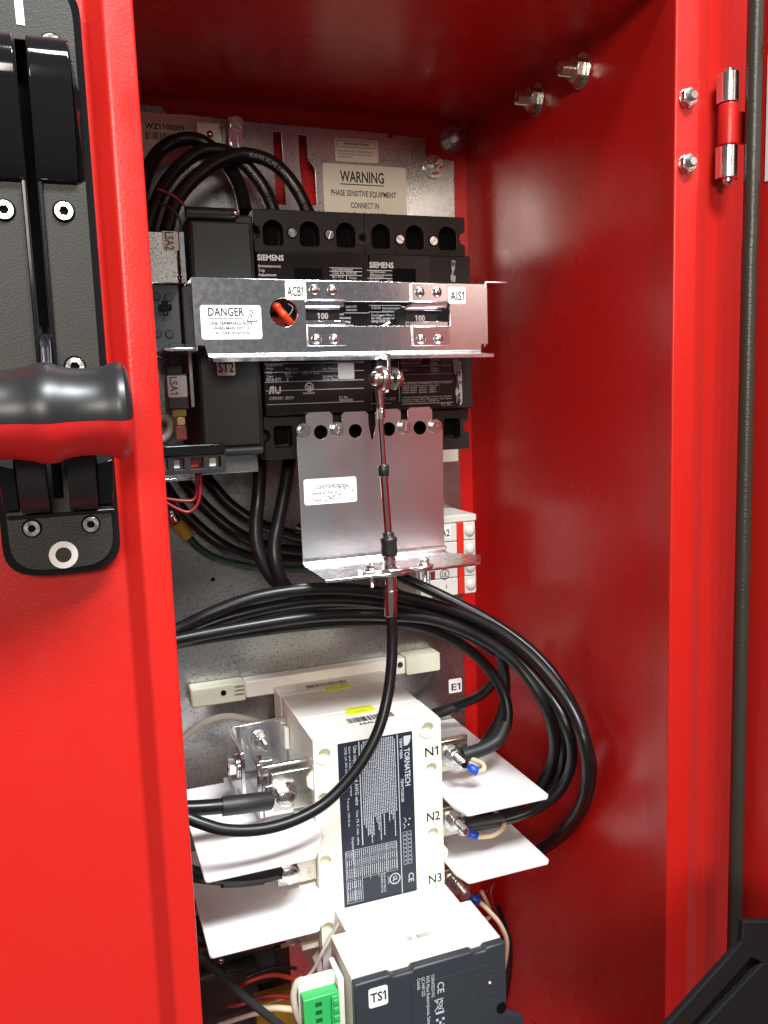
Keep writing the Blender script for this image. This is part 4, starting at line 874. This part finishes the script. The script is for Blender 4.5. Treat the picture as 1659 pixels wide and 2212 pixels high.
# green plug connector --------------------------------------------------
gc = thing('plug_connector', 'green plug connector in a white holder left of the controller', 'connector', (112, 450, -420))
fr = front(452)
part('holder', MB().box(101, 123.4, 453, 458.5, -430, -339.5).box(123.6, 127.2, 447, 468, -430, -339), M['white'], gc, bevel=0.8)
part('plug', MB().box(101.5, 123, 444.5, 452.8, -430, -345), M['green'], gc, bevel=0.7)
part('plug_step', MB().box(118.0, 122.6, 442.5, 444.4, -430, -346), M['green'], gc, bevel=0.4)
for i in range(9):
    z = -349.5 - i * 5.1
    part('wire_slot', MB().box(108.5, 112.4, 444.2, 444.7, z - 1.2, z + 1.2), M['dgreen'], gc); part('tooth', MB().box(119, 122.4, 441.6, 442.6, z - 1.6, z + 1.6), M['green'], gc, bevel=0.3)  # slots are darker green blocks, their shade painted on a flat face
for k, pts in enumerate((((655, 2115), (640, 2125), (634, 2160), (650, 2210), (690, 2260)), ((668, 2120), (650, 2140), (652, 2180), (675, 2230)), ((735, 1990), (700, 2050), (680, 2090), (665, 2110)))):
    solo('grey_wire', MB().tube([at(x, y, Y=(455, 458, 500)[k]) for x, y in pts], (2.0, 1.8, 1.2)[k], 10), M['gwire'], ('thick pale wire looping left of the green connector', 'pale wire tight against the side of the green connector', 'thin pale wire running down to the green connector')[k], 'wire', smooth=60)

# ================================================================== POWER CABLES
def cable(pts, r, label, group=None, shrink=None, name='power_cable', mt='cable', prints=None):
    P = [at(x, y, Y=Y) for x, y, Y in pts]
    if not shrink and not prints:
        return solo(name, MB().tube(P, r, 14), M[mt], label, 'cable', group, smooth=60)
    t = thing(name, label, 'cable', P[len(P) // 2], group)
    part('jacket', MB().tube(P, r, 14), M[mt], t, smooth=60)
    if shrink:
        Q = [at(x, y, Y=Y) for x, y, Y in shrink[0]]; part('heat_shrink', MB().tube(Q, shrink[1], 16, 5), M['shrink'], t, smooth=60)
        if len(shrink) > 2:
            a, b = Vector(shrink[2][0]), Vector(shrink[2][1]); m = MB().cyl(a, b, shrink[1] * 0.95, shrink[1] * 0.9, 16); part('cable_lug', m, M['yzinc'], t, bevel=0.3)
    if prints:
        s_, off, h = prints; S_ = spline(P, 24); acc = [0]
        for i in range(1, len(S_)): acc.append(acc[-1] + (S_[i] - S_[i - 1]).length)
        v, f = glyphs(s_, 0.004); k = h / 0.69; x0 = min(q[0] for q in v); out = []
        for qx, qy in v:
            s0 = off + (qx - x0) * k; i = 1
            while i < len(acc) - 1 and acc[i] < s0: i += 1
            tt = (s0 - acc[i - 1]) / max(acc[i] - acc[i - 1], 1e-6); p = S_[i - 1].lerp(S_[i], tt); T = (S_[i] - S_[i - 1]).normalized()
            n = -p.normalized(); n = (n - T * n.dot(T)).normalized(); b = n.cross(T); ang = (qy * k - h / 2) / r
            out.append(p + n * (r + 0.12) * math.cos(ang) + b * (r + 0.12) * math.sin(ang))
        part('print', MB().add(out, f), M['print'], t)
    return t
def c3(l, Y): return [((x / 2.074 + 500) * .5486, (y / 2.074 + 400) * .5486, y_ if False else Y_) for (x, y), Y_ in zip(l, Y)]
A = [(110, 900), (130, 700), (180, 540), (260, 410), (380, 330), (500, 305), (620, 330), (740, 420), (850, 560), (920, 700), (970, 900)]
B = [(170, 1060), (230, 850), (320, 660), (450, 510), (590, 415), (740, 395), (870, 440), (980, 530), (1080, 650), (1150, 770), (1210, 930)]
C_ = [(320, 1060), (390, 840), (490, 690), (620, 570), (760, 480), (900, 435), (1030, 440), (1170, 490), (1290, 590), (1400, 740), (1490, 930)]
cable(c3(A, [600, 602, 606, 610, 612, 612, 612, 610, 606, 600, 590]), 4.7, 'leftmost thick black cable arching from the strip into the left breaker', 'thick cables looped over the breakers')
cable(c3(B, [590, 592, 596, 600, 602, 602, 602, 600, 598, 596, 590]), 4.6, 'middle thick black cable of the loop with faint white print', 'thick cables looped over the breakers', prints=('PVC RW90 XLPE 1000V RW90 XLPE 1000V', 92, 2.7))
cable(c3(C_, [580, 583, 586, 588, 590, 592, 592, 592, 592, 590, 586]), 4.6, 'rightmost thick black cable of the loop ending under the warning sign', 'thick cables looped over the breakers', prints=('RW90 XLPE (-40C) 1000V 100% 11.0 FT1 FT4', 86, 2.7))
def c2(l, Y): return [((x / 2.37 + 600) * .5486, (y / 2.37 + 1700) * .5486, Y if not isinstance(Y, (list, tuple)) else Y[i]) for i, (x, y) in enumerate(l)]
cable(c2([(1010, 150), (1005, 300), (990, 600), (965, 850), (975, 1050), (1040, 1240), (1150, 1400), (1300, 1500), (1500, 1560)], [590, 580, 572, 570, 568, 566, 566, 568, 572]), 4.7, 'left of two black cables dropping from the breaker into the bundle', 'cables dropping from the breakers')
cable(c2([(1290, 150), (1275, 300), (1235, 550), (1180, 820), (1140, 1030), (1150, 1220), (1210, 1400), (1330, 1520), (1560, 1600)], [590, 580, 573, 568, 563, 560, 560, 564, 570]), 4.7, 'right of two black cables dropping beside the aluminium plate', 'cables dropping from the breakers')
E_ = [([(400, 300), (560, 500), (690, 650), (830, 760), (960, 840), (1120, 910), (1420, 990), (1700, 1000)], 'highest of the black cables sweeping right behind the drop cables'),
      ([(180, 300), (330, 500), (460, 670), (610, 810), (760, 925), (910, 1010), (1100, 1080), (1420, 1120), (1700, 1130)], 'second black cable sweeping right below the terminal block'),
      ([(100, 480), (210, 650), (340, 800), (490, 940), (650, 1055), (830, 1145), (1010, 1190), (1420, 1200), (1700, 1180)], 'lowest black cable sweeping right just above the green wire')]
for i, (l, lab) in enumerate(E_): cable(c2(l, [622, 618, 616, 614, 612, 612, 612, 616, 618][:len(l)]), 4.4, lab, 'cables sweeping under the terminal block')
t = thing('earth_wire', 'thin dark green wire with a yellow crimp under the sweeping cables', 'wire', at(450, 1130, Y=620))
part('wire', MB().tube([at(x, y, Y=Y) for x, y, Y in c2([(320, 960), (430, 1080), (560, 1165), (700, 1215), (900, 1255), (1200, 1280), (1500, 1270)], 622)], 2.7, 12), M['grnwire'], t, smooth=60)
g0, g1 = at(381, 1128, Y=620), at(408, 1160, Y=621); part('crimp', MB().cyl(g0, g1, 5.0, 4.4, 16), M['ylug'], t, bevel=0.5)
part('ring_lug', MB().cyl(at(368, 1104, Y=622), g0, 3.0, 3.6, 12).ball(at(369, 1107, Y=619), 4), M['screw'], t)
GB = 'cable bundle looping to the transfer switch'
cable([(330, 1378, 520), (385, 1358, 520), (460, 1322, 518), (560, 1288, 516), (680, 1272, 515), (800, 1276, 515), (900, 1296, 512), (1000, 1327, 508), (1090, 1372, 500), (1165, 1435, 488), (1225, 1515, 472), (1262, 1600, 456), (1268, 1690, 458), (1242, 1762, 480), (1192, 1818, 508), (1120, 1858, 535), (1040, 1885, 545)], 3.9, 'outermost black cable of the bundle swinging down to terminal N3', GB)
cable([(330, 1392, 528), (385, 1374, 528), (500, 1332, 526), (640, 1302, 524), (760, 1298, 522), (870, 1312, 518), (960, 1335, 514), (1050, 1376, 507), (1125, 1430, 498), (1185, 1500, 484), (1225, 1570, 470), (1236, 1640, 474), (1212, 1702, 487), (1160, 1745, 499), (1090, 1770, 508), (1020, 1778, 519)], 3.8, 'second black cable of the bundle ending at terminal N2', GB, ([(1090, 1770, 508), (1050, 1776, 513), (1005, 1784, 519)], 4.9))
cable([(330, 1396, 515), (390, 1380, 515), (550, 1350, 514), (700, 1330, 513), (850, 1330, 511), (950, 1342, 508), (1050, 1385, 502), (1120, 1440, 494), (1172, 1515, 484), (1196, 1590, 487), (1188, 1660, 502), (1150, 1715, 516), (1090, 1750, 535), (1030, 1760, 555)], 3.8, 'shiny black cable of the bundle with the brightest highlight', GB)
cable([(640, 1140, 600), (760, 1190, 585), (850, 1238, 570), (950, 1284, 552), (1050, 1336, 536), (1130, 1390, 520), (1190, 1450, 503), (1240, 1530, 482), (1268, 1610, 464), (1277, 1668, 462), (1262, 1740, 474), (1215, 1805, 500), (1140, 1852, 530), (1060, 1880, 545)], 3.9, 'black cable coming from behind the aluminium bracket to the outer loop', GB)
cable([(330, 1404, 545), (400, 1386, 545), (560, 1362, 545), (720, 1345, 543), (850, 1344, 540), (930, 1360, 538), (1005, 1398, 534), (1060, 1450, 530), (1092, 1510, 524), (1094, 1565, 518), (1065, 1605, 516), (1020, 1625, 516)], 3.9, 'inner black cable curling back to terminal N1 with grey shrink sleeve', GB, ([(1093, 1560, 519), (1075, 1597, 517), (1045, 1617, 516), (1000, 1632, 516)], 5.0))
cable([(1085, 1395, 560), (1092, 1425, 560), (1075, 1462, 570), (1040, 1500, 590), (985, 1525, 605), (925, 1548, 615)], 3.9, 'short black cable dipping behind the switch beside the E1 tag', GB, ([(990, 1524, 605), (960, 1535, 609), (920, 1550, 615)], 4.6))
cable([(1068, 1390, 545), (1088, 1440, 548), (1092, 1500, 553), (1078, 1555, 560), (1050, 1600, 570), (1020, 1640, 590)], 3.7, 'black cable hanging behind the inner curl near the right wall', GB)
cable([(330, 1384, 560), (450, 1340, 560), (600, 1312, 560), (720, 1322, 558), (840, 1318, 552), (930, 1338, 545), (1010, 1372, 540), (1068, 1408, 545)], 3.9, 'black cable buried in the middle of the crossing bundle', GB)
cable([(330, 1400, 530), (400, 1380, 530), (560, 1336, 531), (700, 1308, 531), (820, 1306, 529), (920, 1326, 526), (1010, 1360, 522), (1085, 1405, 517), (1150, 1465, 508), (1200, 1540, 496), (1218, 1620, 490), (1200, 1690, 502), (1150, 1738, 520)], 3.8, 'black cable of the bundle running just inside the two outermost loops', GB)
# left terminals cables
cable([(330, 1742, 500), (400, 1746, 500), (470, 1742, 500), (540, 1734, 501), (585, 1728, 505)], 4.8, 'thick black cable bolted to the upper left terminal of the switch', 'cables on the left switch terminals', ([(480, 1742, 500), (530, 1736, 500), (582, 1729, 504)], 5.9))
cable([(360, 1868, 505), (430, 1890, 504), (510, 1895, 504), (570, 1890, 506), (612, 1880, 510)], 4.8, 'thick black cable under the upper left barrier sheet', 'cables on the left switch terminals', ([(480, 1896, 505), (520, 1895, 506), (568, 1890, 508)], 5.9))
cable([(380, 2010, 515), (440, 2030, 512), (520, 2040, 511), (580, 2030, 511), (625, 2015, 513)], 4.8, 'thick black cable under the lower left barrier sheet', 'cables on the left switch terminals')
solo('white_wire', MB().tube([at(x, y, Y=Y) for x, y, Y in ((370, 1620, 590), (400, 1590, 595), (440, 1562, 600), (490, 1548, 604), (540, 1556, 606), (570, 1564, 608))], 2.6, 12), M['gwire'], 'pale grey wire curving under the switch foot on the left', 'wire', smooth=60)
# blue ring terminals on the right studs
for i, (p0, p1, tail, lab) in enumerate((((1008, 1653), (1032, 1668), [(1030, 1668, 503), (1045, 1662, 500), (1042, 1650, 504), (1020, 1640, 512)], 'bright blue ring terminal on the N1 stud'), ((1005, 1796), (1032, 1808), [(1030, 1808, 503), (1062, 1805, 500), (1085, 1790, 502), (1088, 1772, 508), (1070, 1755, 520)], 'blue ring terminal with cream wire on the N2 stud'), ((1010, 1934), (1036, 1948), [(1034, 1946, 503), (1058, 1970, 500), (1082, 2000, 500), (1095, 2040, 505), (1085, 2110, 520)], 'shadowed blue ring terminal on the N3 stud'))):
    a, b = at(*p0, Y=507), at(*p1, Y=503); t = thing('ring_terminal', lab, 'terminal', b, 'blue ring terminals on the right studs')
    d = (b - a).normalized()
    part('sleeve', MB().lathe(a + d * 2, b - a, [(0, 2.4), (0.6, 2.9), ((b - a).length - 2.6, 3.1), ((b - a).length - 2, 2.7)], 16), M['blue'], t, smooth=50)
    part('ring', MB().prism(front(508), circ(a.x - 1.5, a.z + 0.6, 3.9, 20), 0, 1, [circ(a.x - 1.5, a.z + 0.6, 2.2, 16)]), M['screw'], t, bevel=0.2)
    part('wire', MB().tube([at(x, y, Y=Y) for x, y, Y in tail], 1.7, 10), M['cream'], t, smooth=60)
solo('red_wire', MB().tube([at(x, y, Y=Y) for x, y, Y in ((1005, 1935, 530), (1040, 1930, 528), (1062, 1915, 525), (1068, 1905, 525), (1060, 1930, 522), (1072, 1975, 520), (1085, 2020, 520))], 1.3, 8), M['rwire'], 'red wire hanging below the lower right barrier sheet', 'wire', smooth=60)
solo('cream_wire', MB().tube([at(x, y, Y=525) for x, y in ((1040, 1925), (1052, 1950), (1060, 1975), (1050, 1985), (1036, 1978))], 1.5, 8), M['cream'], 'short cream wire bent behind the N3 wire', 'wire', smooth=60)
solo('power_cable', MB().tube([at(x, y, Y=Y) for x, y, Y in ((1070, 1960, 530), (1088, 2010, 525), (1096, 2050, 520), (1092, 2120, 525), (1080, 2180, 530))], 4.0, 12), M['cable'], 'dark cable running down beside the controller module', 'cable', smooth=60)

# ================================================================== LOWER LEFT CORNER
ct = thing('contactor', 'dark contactor block in the shadow at the lower left', 'contactor', (80, 590, -470))
part('contactor_body', MB().box(40, 112, 575, 632, -480, -385), M['charc'], ct, bevel=1.2)
part('contactor_head', MB().box(40, 96, 560, 575, -430, -398), M['grey'], ct, bevel=1.0)
part('side_block', MB().box(112.3, 124, 580, 632, -470, -402), M['blk'], ct, bevel=0.8)
part('upper_block', MB().box(48, 92, 590, 634, -384.8, -368), M['blk'], ct, bevel=0.8)
for x, y in ((478, 2076), (515, 2170), (590, 2105)):
    p = at(x, y, Y=558 if x != 590 else 578); pan_screw(ct, p, 2.0, 1.4)
for i, (l, mt, lab, Y, r) in enumerate(((((645, 2118), (600, 2106), (565, 2110), (530, 2124), (512, 2140), (530, 2155)), 'owire', 'orange wire arching left of the green connector', 520, 1.5), (((650, 2158), (600, 2152), (560, 2156), (520, 2170), (490, 2172)), 'rwire', 'dark red wire below the orange one at the bottom left', 520, 1.5), (((640, 2092), (600, 2088), (560, 2100), (530, 2112)), 'cable', 'thin black wire above the orange wire at the bottom left', 525, 1.2), (((645, 2182), (600, 2178), (565, 2180)), 'cream', 'cream wire stub at the bottom left', 515, 2.2), (((430, 2065), (470, 2100), (530, 2155), (580, 2195), (640, 2240)), 'grey', 'dark grey cable slanting across the lower left corner', 500, 2.6), (((690, 2020), (705, 2060), (700, 2100), (670, 2140)), 'gwire', 'pale wire dropping beside the switch towards the connector', 530, 1.3))):
    solo(('orange_wire', 'red_wire', 'black_wire', 'cream_wire', 'grey_cable', 'white_wire')[i], MB().tube([at(x, y, Y=Y) for x, y in l], r, 10), M[mt], lab, 'wire', smooth=60)
rb = thing('amber_relay', 'amber labelled relay base at the bottom left edge', 'relay', (110, 560, -480))
p = at(600, 2195, Y=540); part('amber_label', MB().box(p.x - 14, p.x + 14, 545, 560, -480, p.z + 8), M['orangein'], rb, bevel=1)
part('base_rail', MB().tube([at(470, 2215, Y=540), at(560, 2188, Y=540), at(590, 2200, Y=540)], 1.6, 8), M['din'], rb)
